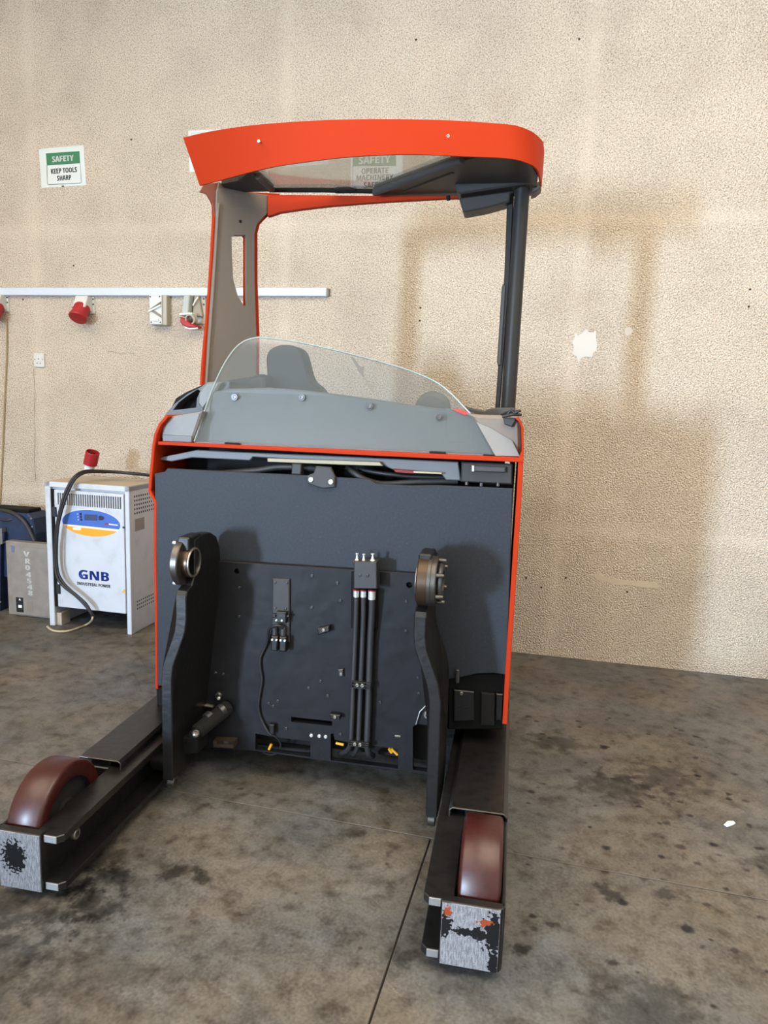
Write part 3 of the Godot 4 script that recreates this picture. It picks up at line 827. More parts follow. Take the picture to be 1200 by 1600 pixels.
	for hole in [Vector2(-0.35, 1.359), Vector2(-0.1086, 1.366), Vector2(0.1294, 1.3443), Vector2(0.3656, 1.3163)]:
		var p := Vector3(hole.x, hole.y, -0.018 - 0.28 * (hole.y - 1.2))
		var wr := B.new()
		wr.ringed(p, p + Vector3(0, 0, 0.003), 0.004, 0.012, 18, 0.0008)
		var o := obj("washer", wr, M.bolt_dark, ws)
		bolt("screw", p, 0.0085, 0.005, M.steel_dark, ws)
	# the driver's place behind the screen
	slab("headrest", curve([Vector2(-0.4106, 1.3142), Vector2(-0.3949, 1.3872), Vector2(-0.3929, 1.4565), Vector2(-0.3963, 1.5201), Vector2(-0.3831, 1.5534), Vector2(-0.3482, 1.5717), Vector2(-0.3132, 1.5762), Vector2(-0.2783, 1.5706), Vector2(-0.2512, 1.5511), Vector2(-0.2372, 1.5163), Vector2(-0.2229, 1.4662), Vector2(-0.2035, 1.4314), Vector2(-0.1682, 1.4045), Vector2(-0.1131, 1.3251)], 3), "z", -0.60, -0.5, mat(Color(0.13, 0.13, 0.135), 0.7), t, 0.006)
	slab("seat_side", curve([Vector2(-0.5618, 1.3087), Vector2(-0.5482, 1.4099), Vector2(-0.5024, 1.4287), Vector2(-0.4277, 1.4408), Vector2(-0.3695, 1.4449), Vector2(-0.3629, 1.3159)], 3), "z", -0.55, -0.4, mat(Color(0.12, 0.12, 0.12), 0.7), t, 0.01)
	slab("console_knob", curve([Vector2(0.2302, 1.3027), Vector2(0.251, 1.3682), Vector2(0.2778, 1.399), Vector2(0.3101, 1.4069), Vector2(0.3431, 1.3988), Vector2(0.3674, 1.3745), Vector2(0.3846, 1.3087)], 4), "z", -0.38, -0.3, mat(Color(0.30, 0.28, 0.255), 0.6), t, 0.02)
	slab("stop_button", [Vector2(0.4034, 1.3437), Vector2(0.4242, 1.3465), Vector2(0.4602, 1.3395), Vector2(0.4671, 1.3273), Vector2(0.4464, 1.3244)], "z", -0.09, -0.06, mat(Color(0.80, 0.16, 0.12), 0.5), t, 0.004)
	slab("scraped_sticker", [Vector2(0.0741, 1.501), Vector2(0.0832, 1.499), Vector2(0.1032, 1.4737), Vector2(0.1124, 1.4696), Vector2(0.1208, 1.4741), Vector2(0.1178, 1.459), Vector2(0.12, 1.4355), Vector2(0.1054, 1.4501), Vector2(0.0924, 1.4712)], "z", -0.0005, 0.0002, mat(Color(0.42, 0.40, 0.36), 0.6), ws, 0.0003)

func guard(t: Node3D):
	# orange visor band, curved round both corners
	var top := [Vector2(-0.5939, -0.1822), Vector2(-0.4677, -0.1354), Vector2(-0.2923, -0.0962), Vector2(-0.0687, -0.0797), Vector2(0.1397, -0.0883), Vector2(0.3412, -0.1166), Vector2(0.5008, -0.1562), Vector2(0.5611, -0.1821), Vector2(0.6131, -0.2451), Vector2(0.6449, -0.3265)]
	var bot := [Vector2(-0.6093, -0.346), Vector2(-0.4837, -0.2797), Vector2(-0.2737, -0.171), Vector2(-0.0749, -0.1105), Vector2(0.0603, -0.0852), Vector2(0.2279, -0.0809), Vector2(0.3879, -0.1104), Vector2(0.528, -0.1385), Vector2(0.5884, -0.1783), Vector2(0.6311, -0.2551), Vector2(0.6495, -0.4259)]
	top = even(curve(top, 5) + [Vector2(0.652, -0.42)], 48)
	bot = even(curve(bot, 5) + [Vector2(0.651, -0.44)], 48)
	var b := B.new()
	var th := 0.006
	var nrm := []
	for i in 48:
		var d: Vector2 = (top[mini(i + 1, 47)] - top[maxi(i - 1, 0)] + bot[mini(i + 1, 47)] - bot[maxi(i - 1, 0)]).normalized()
		var nn := Vector2(-d.y, d.x)
		if nn.dot(top[i] - Vector2(0.05, -0.6)) < 0: nn = -nn
		nrm.append(Vector3(nn.x, 0, nn.y))
	for i in 47:
		var a0 := Vector3(bot[i].x, 2.14, bot[i].y)
		var a1 := Vector3(bot[i + 1].x, 2.14, bot[i + 1].y)
		var c0 := Vector3(top[i].x, 2.25, top[i].y)
		var c1 := Vector3(top[i + 1].x, 2.25, top[i + 1].y)
		var n0: Vector3 = nrm[i]
		var n1: Vector3 = nrm[i + 1]
		b.tri(a0, a1, c1, n0, n1, n1); b.tri(a0, c1, c0, n0, n1, n0)
		b.tri(a0 - n0 * th, a1 - n1 * th, c1 - n1 * th, -n0, -n1, -n1); b.tri(a0 - n0 * th, c1 - n1 * th, c0 - n0 * th, -n0, -n1, -n0)
		b.quad(a0, a1, a1 - n1 * th, a0 - n0 * th, Vector3.DOWN)
		b.quad(c0, c1, c1 - n1 * th, c0 - n0 * th, Vector3.UP)
	for i in [0, 47]:
		var a0 := Vector3(bot[i].x, 2.14, bot[i].y)
		var c0 := Vector3(top[i].x, 2.25, top[i].y)
		b.quad(a0, c0, c0 - nrm[i] * th, a0 - nrm[i] * th, Vector3(-1, 0, 0) if i == 0 else Vector3(0, 0, -1))
	var vs := obj("visor", b, M.orange, t)
	for p in [Vector3(-0.2924, 2.2083, -0.124), Vector3(0.3439, 2.2012, -0.113)]:
		bolt("lit_hole", p + Vector3(0, 0, 0.001), 0.0055, 0.003, M.zinc, vs, Vector3(0.1, 0, 1))  # stands for a hole; the light showing in it set as bright metal
	# roof: dark frame left and right of a clear pane
	slab("roof_frame", [Vector2(-0.5436, -0.3945), Vector2(-0.4633, -0.3618), Vector2(-0.37, -0.25), Vector2(-0.3684, -0.4685), Vector2(-0.37, -0.49), Vector2(-0.56, -0.49)], "y", 2.155, 2.185, M.frame, t, 0.004)
	slab("roof_frame", [Vector2(0.0082, -0.5646), Vector2(0.0255, -0.5167), Vector2(0.3796, -0.2059), Vector2(0.47, -0.135), Vector2(0.56, -0.17), Vector2(0.61, -0.24), Vector2(0.635, -0.36), Vector2(0.635, -0.6), Vector2(0.3027, -0.6235)], "y", 2.155, 2.185, M.frame, t, 0.004)
	var l := [Vector3(0.0284, 2.155, -0.5156), Vector3(0.3856, 2.155, -0.185)]
	pipe("roof_rib", l, 0.014, M.plastic, t, 8)
	l = [Vector3(0.1312, 2.158, -0.5242), Vector3(0.345, 2.158, -0.3116)]
	pipe("roof_rib", l, 0.008, M.plastic, t, 8)
	l = [Vector3(-0.3652, 2.155, -0.4595), Vector3(-0.3647, 2.155, -0.301)]
	pipe("roof_rib", l, 0.012, M.plastic, t, 8)
	l = [Vector3(-0.3842, 2.16, -0.4837), Vector3(-0.1717, 2.16, -0.4966), Vector3(0.0264, 2.16, -0.5248)]
	pipe("roof_seal", l, 0.009, M.void_dark, t, 8)
	slab("roof_catch", [Vector2(-0.1397, 2.1633), Vector2(-0.1196, 2.1723), Vector2(-0.074, 2.1738), Vector2(-0.041, 2.1639), Vector2(-0.0458, 2.157), Vector2(-0.132, 2.1585)], "z", -0.54, -0.50, M.void_dark, t, 0.003)
	slab("roof_pane", [Vector2(-0.372, -0.25), Vector2(-0.3698, -0.4866), Vector2(0.0149, -0.5425), Vector2(0.43, -0.19), Vector2(0.40, -0.15), Vector2(0.2, -0.12), Vector2(-0.05, -0.13), Vector2(-0.2, -0.17)], "y", 2.166, 2.172, M.roof_glass, t, 0.001)
	# back beam and the wide left pillar
	slab("rear_beam", [Vector2(-0.4162, 2.1629), Vector2(-0.0446, 2.1532), Vector2(0.354, 2.1455), Vector2(0.3544, 2.1386), Vector2(0.3057, 2.1382), Vector2(0.0578, 2.1292), Vector2(-0.0437, 2.1236), Vector2(-0.1725, 2.1159), Vector2(-0.2771, 2.1054), Vector2(-0.3672, 2.0944), Vector2(-0.3885, 2.0874), Vector2(-0.4153, 2.0804)], "z", -0.575, -0.55, M.orange, t, 0.002)
	var pn := Node3D.new()
	var skin := [Vector2(-0.1138, 2.1369), Vector2(-0.0984, 2.1144), Vector2(-0.0856, 2.0842), Vector2(-0.0849, 2.0398), Vector2(-0.091, 1.9419), Vector2(-0.1009, 1.7994), Vector2(-0.1166, 1.6254), Vector2(-0.1288, 1.5065), Vector2(-0.1361, 1.4018), Vector2(0.1154, 1.4132), Vector2(0.1149, 1.6159), Vector2(0.1043, 1.8257), Vector2(0.102, 2.0141), Vector2(0.1121, 2.0502), Vector2(0.1459, 2.0857), Vector2(0.2004, 2.1128), Vector2(0.1994, 2.1844)]
	var slot := [Vector2(-0.0169, 1.9769), Vector2(-0.0034, 1.9875), Vector2(0.0417, 1.9949), Vector2(0.0469, 1.9897), Vector2(0.0485, 1.7302), Vector2(0.0444, 1.7235), Vector2(0.0361, 1.7238), Vector2(0.0105, 1.7591), Vector2(-0.0094, 1.8207), Vector2(-0.0139, 1.8952)]
	pn = slab("pillar_skin", skin, "z", -0.022, -0.004, M.orange, t, 0.002, [PackedVector2Array(slot)])
	pn.position = Vector3(-0.52, 0, -0.465)
	pn.rotation.y = atan2(0.17, 0.16)
	var liner := slab("liner", [Vector2(-0.0689, 2.1714), Vector2(-0.0793, 2.1334), Vector2(-0.0806, 2.082), Vector2(-0.0793, 2.0261), Vector2(-0.0873, 1.8973), Vector2(-0.0992, 1.7521), Vector2(-0.1141, 1.5562), Vector2(-0.1237, 1.4023), Vector2(0.0959, 1.4123), Vector2(0.095, 1.6133), Vector2(0.0853, 1.8214), Vector2(0.0831, 2.0059), Vector2(0.0931, 2.0441), Vector2(0.1265, 2.0817), Vector2(0.149, 2.1029), Vector2(0.1468, 2.1659), Vector2(0.059, 2.1583), Vector2(-0.0191, 2.1641)], "z", -0.003, 0.010, M.taupe_dark, pn, 0.003, [PackedVector2Array(slot)])
	var lip := [Vector3(-0.0697, 2.0918, 0.012), Vector3(-0.0749, 2.0278, 0.012), Vector3(-0.0828, 1.8968, 0.012), Vector3(-0.0934, 1.752, 0.012), Vector3(-0.1094, 1.5562, 0.012), Vector3(-0.1203, 1.4074, 0.012)]
	pipe("liner_rib", lip, 0.005, M.taupe_dark, pn, 8)
	bolt("bolt", Vector3(0.0201, 2.0425, 0.01), 0.006, 0.002, M.slot, pn)
	slab("pillar_foot", [Vector2(-0.1414, 2.122), Vector2(-0.1161, 2.1201), Vector2(-0.0931, 2.0898), Vector2(-0.0802, 2.0408), Vector2(-0.0802, 2.1341), Vector2(-0.0672, 2.1715), Vector2(-0.1262, 2.1502)], "z", -0.006, 0.004, mat(Color(0.45, 0.22, 0.16), 0.5), pn, 0.001)
	# right post, its rail, and the bracket that carries the roof
	var pb: Vector3 = Vector3(0.5794, 1.3503, -0.5)
	var pt: Vector3 = Vector3(0.5826, 2.1676, -0.5)
	rod("post", pb + Vector3(0, -0.2, 0), pt, 0.0275, M.post, t)
	slab("post_rail", [Vector2(0.5535, 2.151), Vector2(0.5291, 2.1515), Vector2(0.5359, 1.8488), Vector2(0.5314, 1.3436), Vector2(0.5497, 1.3443), Vector2(0.5573, 1.8489)], "z", -0.53, -0.505, M.post, t, 0.004)
	slab("rail_stop", [Vector2(0.5331, 1.8164), Vector2(0.5455, 1.8095), Vector2(0.5442, 1.5164), Vector2(0.5322, 1.5137), Vector2(0.5276, 1.5304), Vector2(0.5292, 1.8024)], "z", -0.54, -0.5, M.plastic, t, 0.004)
	slab("corner_bracket", [Vector2(0.3198, 2.1971), Vector2(0.628, 2.1796), Vector2(0.6228, 2.1557), Vector2(0.3614, 2.1216), Vector2(0.3518, 2.1252)], "z", -0.56, -0.44, M.frame, t, 0.006)
	slab("corner_bracket", [Vector2(0.3546, 2.1162), Vector2(0.5419, 2.1374), Vector2(0.5396, 2.1), Vector2(0.4575, 2.0789), Vector2(0.3808, 2.0654), Vector2(0.3712, 2.0688)], "z", -0.56, -0.47, M.frame, t, 0.005)
	rod("lamp_stud", Vector3(0.3107, 2.1321, -0.5), Vector3(0.3139, 2.1161, -0.5), 0.008, M.void_dark, t)
	slab("corner_bracket", [Vector2(0.6204, 2.1691), Vector2(0.6427, 2.1775), Vector2(0.6509, 2.1575), Vector2(0.6336, 2.1423), Vector2(0.6157, 2.136)], "z", -0.58, -0.5, M.plastic, t, 0.004)

func arm(t: Node3D, s: float, xs: Array, prof: Array, lean: Array):   # a thick cranked plate: prof is its side outline, lean moves it sideways with height
	var b := B.new()
	b.ext(PackedVector2Array(prof), "x", 0.0, 0.036, 0.003)
	for i in b.v.size():
		var p := b.v[i]
		var dx := 0.0
		for k in lean.size() - 1:
			if p.y <= lean[k].y and p.y >= lean[k + 1].y: dx = lerpf(lean[k].x, lean[k + 1].x, (lean[k].y - p.y) / (lean[k].y - lean[k + 1].y))
		if p.y > lean[0].y: dx = lean[0].x
		if p.y < lean[-1].y: dx = lean[-1].x
		b.v[i] = Vector3(xs[0] + s * (p.x + dx), p.y, p.z)
		if s < 0: b.n[i].x = -b.n[i].x
	if s < 0:
		for i in range(0, b.v.size(), 3):
			var p := b.v[i + 1]
			var q := b.n[i + 1]
			b.v[i + 1] = b.v[i + 2]; b.n[i + 1] = b.n[i + 2]
			b.v[i + 2] = p; b.n[i + 2] = q
	return obj("mast_arm", b, M.black, t)

func fill_steps(line: Array, step := 0.02) -> Array:   # extra points so that a plate can be bent
	var r := []
	for i in line.size():
		var a: Vector2 = line[i]
		var c: Vector2 = line[(i + 1) % line.size()]
		var n := maxi(1, int(ceil(a.distance_to(c) / step)))
		for k in n: r.append(a.lerp(c, float(k) / n))
	return r

func mast_seat(t: Node3D):
	# black mounting plate with its cut-outs
	var holes := [PackedVector2Array([Vector2(-0.097, 0.2576), Vector2(0.0513, 0.2591), Vector2(0.0518, 0.2414), Vector2(-0.0967, 0.2385)]), PackedVector2Array([Vector2(-0.2288, 0.1787), Vector2(-0.1548, 0.1736), Vector2(-0.0254, 0.1758), Vector2(-0.0241, 0.1158), Vector2(-0.2283, 0.118)]), PackedVector2Array([Vector2(0.0468, 0.2112), Vector2(0.057, 0.2148), Vector2(0.0622, 0.1918), Vector2(0.1127, 0.1888), Vector2(0.1877, 0.1867), Vector2(0.2863, 0.1878), Vector2(0.2892, 0.1152), Vector2(0.0492, 0.1136)]),
		PackedVector2Array(oval(Vector2(-0.3012, 0.7656), 0.010, 0.010, 12)), PackedVector2Array(oval(Vector2(0.301, 0.767), 0.011, 0.011, 12)), PackedVector2Array([Vector2(0.3337, 0.2729), Vector2(0.3442, 0.2858), Vector2(0.3835, 0.286), Vector2(0.3912, 0.1174), Vector2(0.3403, 0.1175)])]
	var mp := slab("mounting_plate", [Vector2(-0.3765, 0.796), Vector2(0.3259, 0.8069), Vector2(0.4059, 0.3642), Vector2(0.4269, 0.1059), Vector2(0.3297, 0.1066), Vector2(0.0436, 0.108), Vector2(-0.2259, 0.111), Vector2(-0.4163, 0.1008), Vector2(-0.4158, 0.2676)], "z", 0.005, 0.03, M.plate, t, 0.002, holes)
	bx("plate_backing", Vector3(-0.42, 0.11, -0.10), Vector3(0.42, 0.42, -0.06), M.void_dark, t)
	slab("cable_tray", [Vector2(-0.2511, 0.1022), Vector2(-0.0779, 0.1098), Vector2(-0.0418, 0.1096), Vector2(-0.0416, 0.0997), Vector2(-0.251, 0.0897)], "z", -0.05, -0.03, M.rubber, t, 0.002)
	for p in [Vector3(-0.0321, 0.7715, 0.03), Vector3(0.0565, 0.7532, 0.03), Vector3(-0.0309, 0.6608, 0.03), Vector3(0.0692, 0.6943, 0.03), Vector3(0.0066, 0.4013, 0.03), Vector3(-0.0352, 0.371, 0.03), Vector3(0.033, 0.3507, 0.03), Vector3(-0.18, 0.2989, 0.03), Vector3(-0.1471, 0.311, 0.03), Vector3(-0.1634, 0.2901, 0.03), Vector3(-0.1151, 0.2123, 0.03), Vector3(0.0822, 0.2157, 0.03), Vector3(0.218, 0.349, 0.03)]: bolt("bolt", p, 0.0055, 0.004, M.bolt_dark, mp)
	for p in [Vector3(-0.2916, 0.7084, 0.03), Vector3(-0.2911, 0.6051, 0.03), Vector3(-0.3791, 0.3897, 0.03), Vector3(-0.3501, 0.388, 0.03), Vector3(0.2926, 0.7106, 0.03), Vector3(0.2957, 0.6095, 0.03), Vector3(0.3436, 0.45, 0.03), Vector3(0.3492, 0.3951, 0.03)]: bolt("bolt", p, 0.0045, 0.003, M.bolt_dark, mp)
	for p in [Vector3(-0.0223, 0.1977, 0.03), Vector3(0.0298, 0.1995, 0.03), Vector3(0.0066, 0.199, 0.03)]: bolt("bolt", p, 0.0065, 0.005, M.zinc, mp, Vector3.BACK, false)
	for p in [Vector3(0.0029, 0.1591, 0.03), Vector3(0.0145, 0.1582, 0.03), Vector3(0.0024, 0.129, 0.03), Vector3(0.0152, 0.1295, 0.03), Vector3(0.2857, 0.2052, 0.03), Vector3(0.299, 0.2058, 0.03), Vector3(0.3061, 0.1657, 0.03), Vector3(0.3184, 0.165, 0.03), Vector3(0.329, 0.1489, 0.03)]: bolt("bolt_hole", p, 0.004, 0.0006, M.slot, mp, Vector3.BACK, false)
	slab("slot_mark", [Vector2(0.2733, 0.2375), Vector2(0.2933, 0.2365), Vector2(0.2935, 0.2307), Vector2(0.2735, 0.2305)], "z", 0.028, 0.0325, M.bolt, mp, 0.001)
	# little clamp blocks
	for c in [[Vector2(-0.0023, 0.5956), Vector2(0.0379, 0.6084), Vector2(0.0406, 0.5906), Vector2(0.0004, 0.5731)], [Vector2(0.0481, 0.2963), Vector2(0.0846, 0.296), Vector2(0.0851, 0.2796), Vector2(0.0485, 0.2799)]]:
		var cb := slab("clamp_block", c, "z", 0.03, 0.055, M.black, mp, 0.003)
		var mid: Vector2 = (c[0] + c[2]) / 2
		bolt("screw", Vector3(mid.x, mid.y, 0.055), 0.006, 0.004, M.bolt, mp)
	var cs := slab("clamp_block", [Vector2(0.069, 0.452), Vector2(0.087, 0.4563), Vector2(0.09, 0.429), Vector2(0.072, 0.4247)], "z", 0.03, 0.04, M.bolt_dark, mp, 0.003)
	bolt("screw", Vector3(0.0809, 0.4388, 0.04), 0.005, 0.004, M.bolt, mp)
	# hose manifold
	slab("manifold_back", [Vector2(0.1061, 0.7969), Vector2(0.1952, 0.804), Vector2(0.2021, 0.6083), Vector2(0.1096, 0.604)], "z", 0.028, 0.04, M.dark, t, 0.002)
	var mb := slab("manifold_block", [Vector2(0.124, 0.8452), Vector2(0.2001, 0.849), Vector2(0.2043, 0.7601), Vector2(0.1267, 0.7546)], "z", 0.035, 0.09, mat(Color(0.17, 0.172, 0.178), 0.5), t, 0.003)
	for p in [Vector3(0.1456, 0.8022, 0.09), Vector3(0.171, 0.8032, 0.09)]: bolt("screw", p, 0.0055, 0.004, M.bolt_dark, mb)
	var xs := [Vector3(0.1292, 0.837, 0.065), Vector3(0.1518, 0.8366, 0.065), Vector3(0.1816, 0.84, 0.065)]
	var lows := [Vector3(0.131, 0.7442, 0.065), Vector3(0.1547, 0.7451, 0.065), Vector3(0.1837, 0.7476, 0.065)]
	for i in 3:
		var k := 1.25 if i == 2 else 1.0
		var f := B.new()
		f.lathe([Vector2(0, 0), Vector2(0.0075 * k, 0), Vector2(0.0075 * k, 0.006), Vector2(0.0045 * k, 0.010), Vector2(0.0032, 0.020), Vector2(0.0032, 0.024), Vector2(0.005 * k, 0.0265), Vector2(0.005 * k, 0.029), Vector2(0, 0.030)], Transform3D(Basis(), xs[i] + Vector3(0, 0.002, 0)), 16)
		var fo := obj("fitting", f, M.zinc, mb)
		f = B.new()
		f.lathe([Vector2(0.009 * k, -0.003), Vector2(0.0115 * k, -0.002), Vector2(0.0115 * k, 0.003), Vector2(0.009 * k, 0.004)], Transform3D(Basis(), xs[i] + Vector3(0, 0.003, 0)), 16)
		obj("seal_ring", f, M.red, mb)
		f = B.new()
		f.lathe([Vector2(0.009 * k, -0.002), Vector2(0.011 * k, -0.001), Vector2(0.011 * k, 0.002), Vector2(0.009 * k, 0.003)], Transform3D(Basis(), lows[i]), 16)
		obj("seal_ring", f, M.red, mb)
	# three black hoses with crimped ends
	var hl := [[Vector3(0.1309, 0.7464, 0.065), Vector3(0.1319, 0.7138, 0.065), Vector3(0.1314, 0.6597, 0.06), Vector3(0.129, 0.5681, 0.052), Vector3(0.1276, 0.4545, 0.05), Vector3(0.1266, 0.34, 0.05), Vector3(0.1255, 0.2237, 0.05), Vector3(0.1209, 0.1855, 0.045), Vector3(0.1023, 0.1491, 0.02), Vector3(0.0723, 0.1199, -0.02)],
		[Vector3(0.1546, 0.7484, 0.065), Vector3(0.1557, 0.7158, 0.065), Vector3(0.1563, 0.662, 0.06), Vector3(0.1542, 0.5706, 0.052), Vector3(0.153, 0.4573, 0.05), Vector3(0.1522, 0.343, 0.05), Vector3(0.1513, 0.227, 0.05), Vector3(0.149, 0.1915, 0.045), Vector3(0.1366, 0.1536, 0.02), Vector3(0.1191, 0.1212, -0.02)],
		[Vector3(0.1836, 0.7508, 0.065), Vector3(0.1848, 0.714, 0.065), Vector3(0.1844, 0.6645, 0.06), Vector3(0.1817, 0.5737, 0.053), Vector3(0.1816, 0.4604, 0.05), Vector3(0.1821, 0.3465, 0.05), Vector3(0.1815, 0.2308, 0.05), Vector3(0.1817, 0.191, 0.045), Vector3(0.1864, 0.1581, 0.03), Vector3(0.1887, 0.1232, -0.02)]]
	for i in 3:
		var k := 1.3 if i == 2 else 1.0
		var ho := pipe("hydraulic_hose", curve(hl[i], 5), 0.0085 * k, M.rubber, t, 14)
		var e: Vector3 = hl[i][0]
		rod("crimp", e + Vector3(0, -0.002, 0), e + Vector3(0, -0.026 * k, 0), 0.0095 * k, M.zinc, ho)
	for c in [[Vector3(0.124, 0.4285, 0.06), Vector3(0.1911, 0.4043, 0.06)], [Vector3(0.1214, 0.2141, 0.06), Vector3(0.1914, 0.1951, 0.06)]]:
		var cl := B.new()
		var p: Vector3 = c[0]
		var q: Vector3 = c[1]
		cl.box(Vector3(p.x, p.y, 0.03), Vector3(q.x, q.y, 0.062), 0.002)
		for r in [[p.x, p.x + 0.004], [q.x - 0.004, q.x], [q.x - 0.022, q.x - 0.019]]: cl.box(Vector3(r[0], p.y, 0.06), Vector3(r[1], q.y, 0.068), 0.001)
		for y in [p.y, (p.y + q.y) / 2 + 0.0015, q.y + 0.003]: cl.box(Vector3(p.x, y, 0.06), Vector3(q.x, y - 0.003, 0.068), 0.001)
		var co := obj("hose_clamp", cl, M.black, t)
		for f in [0.3, 0.56]: bolt("screw", Vector3(lerpf(p.x, q.x, f), (p.y + q.y) / 2, 0.066), 0.0065, 0.005, M.bolt, co)
	# terminal strip with two plugs
	var tp := slab("terminal_plate", [Vector2(-0.1679, 0.7528), Vector2(-0.1087, 0.7554), Vector2(-0.1052, 0.5318), Vector2(-0.1674, 0.5279)], "z", 0.03, 0.04, M.frame, t, 0.003)
	for p in [Vector3(-0.1597, 0.74, 0.04), Vector3(-0.1187, 0.7423, 0.04), Vector3(-0.1585, 0.6499, 0.04), Vector3(-0.1208, 0.651, 0.04)]: bolt("screw", p, 0.005, 0.004, M.bolt_dark, tp)
	slab("terminal_block", [Vector2(-0.148, 0.6431), Vector2(-0.1117, 0.6441), Vector2(-0.1111, 0.6059), Vector2(-0.1475, 0.6047)], "z", 0.04, 0.06, M.black, tp, 0.003)
	slab("terminal_ear", [Vector2(-0.1633, 0.6312), Vector2(-0.1496, 0.6324), Vector2(-0.1495, 0.6211), Vector2(-0.1632, 0.6199)], "z", 0.04, 0.055, M.black, tp, 0.002)
	slab("terminal_ear", [Vector2(-0.1132, 0.6335), Vector2(-0.1019, 0.6345), Vector2(-0.1017, 0.6256), Vector2(-0.1131, 0.6245)], "z", 0.04, 0.055, M.black, tp, 0.002)
	for p in [Vector3(-0.1453, 0.614, 0.06), Vector3(-0.126, 0.6147, 0.06)]: bolt("screw", p, 0.004, 0.004, M.zinc, tp)
	for q in [[Vector2(-0.1623, 0.5573), Vector2(-0.1383, 0.5574), Vector2(-0.1399, 0.5048), Vector2(-0.1628, 0.5048)], [Vector2(-0.1337, 0.5578), Vector2(-0.1087, 0.558), Vector2(-0.109, 0.5057), Vector2(-0.133, 0.5055)]]: slab("plug", q, "z", 0.04, 0.065, M.black, tp, 0.004)
	for q in [[Vector2(-0.1629, 0.5868), Vector2(-0.1457, 0.5873), Vector2(-0.1453, 0.5544), Vector2(-0.1625, 0.5538)], [Vector2(-0.1343, 0.5873), Vector2(-0.116, 0.5879), Vector2(-0.1155, 0.555), Vector2(-0.1338, 0.5544)]]: slab("plug_boot", q, "z", 0.042, 0.058, M.rubber, tp, 0.005)
	for p in [Vector3(-0.1572, 0.5456, 0.066), Vector3(-0.1424, 0.5459, 0.066), Vector3(-0.1275, 0.5463, 0.066), Vector3(-0.1127, 0.5466, 0.066)]: bolt("screw", p, 0.0042, 0.004, M.zinc, tp, Vector3.BACK, false)
	# cable from the plugs down to the cut-out, with its yellow sleeve
	pipe("sensor_cable", curve([Vector3(-0.1209, 0.5769, 0.05), Vector3(-0.1321, 0.5943, 0.058), Vector3(-0.1549, 0.5921, 0.058), Vector3(-0.1759, 0.5739, 0.05), Vector3(-0.1818, 0.534, 0.042), Vector3(-0.1912, 0.5086, 0.038), Vector3(-0.2098, 0.4645, 0.037), Vector3(-0.2094, 0.4248, 0.037), Vector3(-0.2031, 0.3856, 0.037), Vector3(-0.2109, 0.3304, 0.037), Vector3(-0.2152, 0.2823, 0.037), Vector3(-0.2028, 0.2359, 0.037), Vector3(-0.1776, 0.1972, 0.04), Vector3(-0.1649, 0.1878, 0.042)], 6), 0.0045, M.cable, t, 8)
	pipe("sensor_wire", curve([Vector3(-0.165, 0.1902, 0.042), Vector3(-0.15, 0.1742, 0.03), Vector3(-0.1423, 0.146, 0.01), Vector3(-0.1477, 0.1158, 0), Vector3(-0.1643, 0.0939, 0), Vector3(-0.192, 0.0827, -0.01), Vector3(-0.2177, 0.0841, -0.02)], 6), 0.0035, M.rubber, t, 8)
	slab("cable_grip", [Vector2(-0.1714, 0.2291), Vector2(-0.1526, 0.229), Vector2(-0.1521, 0.1932), Vector2(-0.171, 0.1932)], "z", 0.028, 0.05, M.black, t, 0.003)
	for l in [[Vector3(-0.1722, 0.1398, 0.02), Vector3(-0.1857, 0.1086, 0.015)], [Vector3(0.0647, 0.1752, 0.02), Vector3(0.0924, 0.1729, 0.02)], [Vector3(0.2537, 0.1784, 0.02), Vector3(0.2624, 0.1629, 0.015)], [Vector3(0.2626, 0.1796, 0.02), Vector3(0.2828, 0.1585, 0.015)]]: pipe("yellow_sleeve", l, 0.005, M.yellow, t, 8)
	# the two cranked arms with their bearing halves
	var side := [Vector2(0.218, 0.88), Vector2(0.218, 0.905), Vector2(0.16, 0.915), Vector2(0.10, 0.910), Vector2(0.05, 0.887), Vector2(0.025, 0.845), Vector2(0.014, 0.78), Vector2(0.012, 0.70), Vector2(0.012, 0.25), Vector2(0.07, 0.105), Vector2(0.20, 0.10), Vector2(0.28, 0.11), Vector2(0.28, 0.738), Vector2(0.272, 0.752), Vector2(0.24, 0.762), Vector2(0.218, 0.79)]
	var lean := [Vector2(0.0, 0.66), Vector2(0.006, 0.615), Vector2(0.046, 0.505), Vector2(0.052, 0.46)]
	var al: MeshInstance3D = arm(t, -1.0, [-0.366], fill_steps(side), lean)
	bearing(al, -0.366, -1.0, Vector3(0, 0.834, 0.225))
	lean = [Vector2(0.0, 0.68), Vector2(0.006, 0.64), Vector2(0.046, 0.535), Vector2(0.056, 0.48), Vector2(0.062, 0.12)]
	var ar: MeshInstance3D = arm(t, 1.0, [0.354], fill_steps(side), lean)
	bearing(ar, 0.354, 1.0, Vector3(0, 0.837, 0.225))
	# feet of the arms and guide rollers in the leg channels
	for f in [[-0.430, 0.092], [0.433, 0.09]]:
		var ft := B.new()
		ft.ringed(Vector3(f[0] - 0.012, f[1], 0.255), Vector3(f[0] + 0.012, f[1], 0.255), 0.009, 0.022, 18)
		obj("arm_foot", ft, M.steel_dark, t)
	for x in [[-0.462, -0.556], [0.46, 0.505]]:
		var ro := B.new()
		ro.ringed(Vector3(x[0], 0.112, 0.13), Vector3(x[1], 0.112, 0.13), 0.018, 0.055, 28, 0.006)
		obj("guide_roller", ro, M.steel_dark, t)
	# tilt cylinder and its bracket inside the left arm
	var cy := B.new()
	cy.cyl(Vector3(-0.3885, 0.2281, 0.17), Vector3(-0.3284, 0.2704, 0.035), 0.026, 0.004, 18)
	cy.cyl(Vector3(-0.388, 0.2288, 0.2), Vector3(-0.3696, 0.2419, 0.11), 0.016, 0.003, 16)
	var tc := obj("tilt_cylinder", cy, M.void_dark, t)
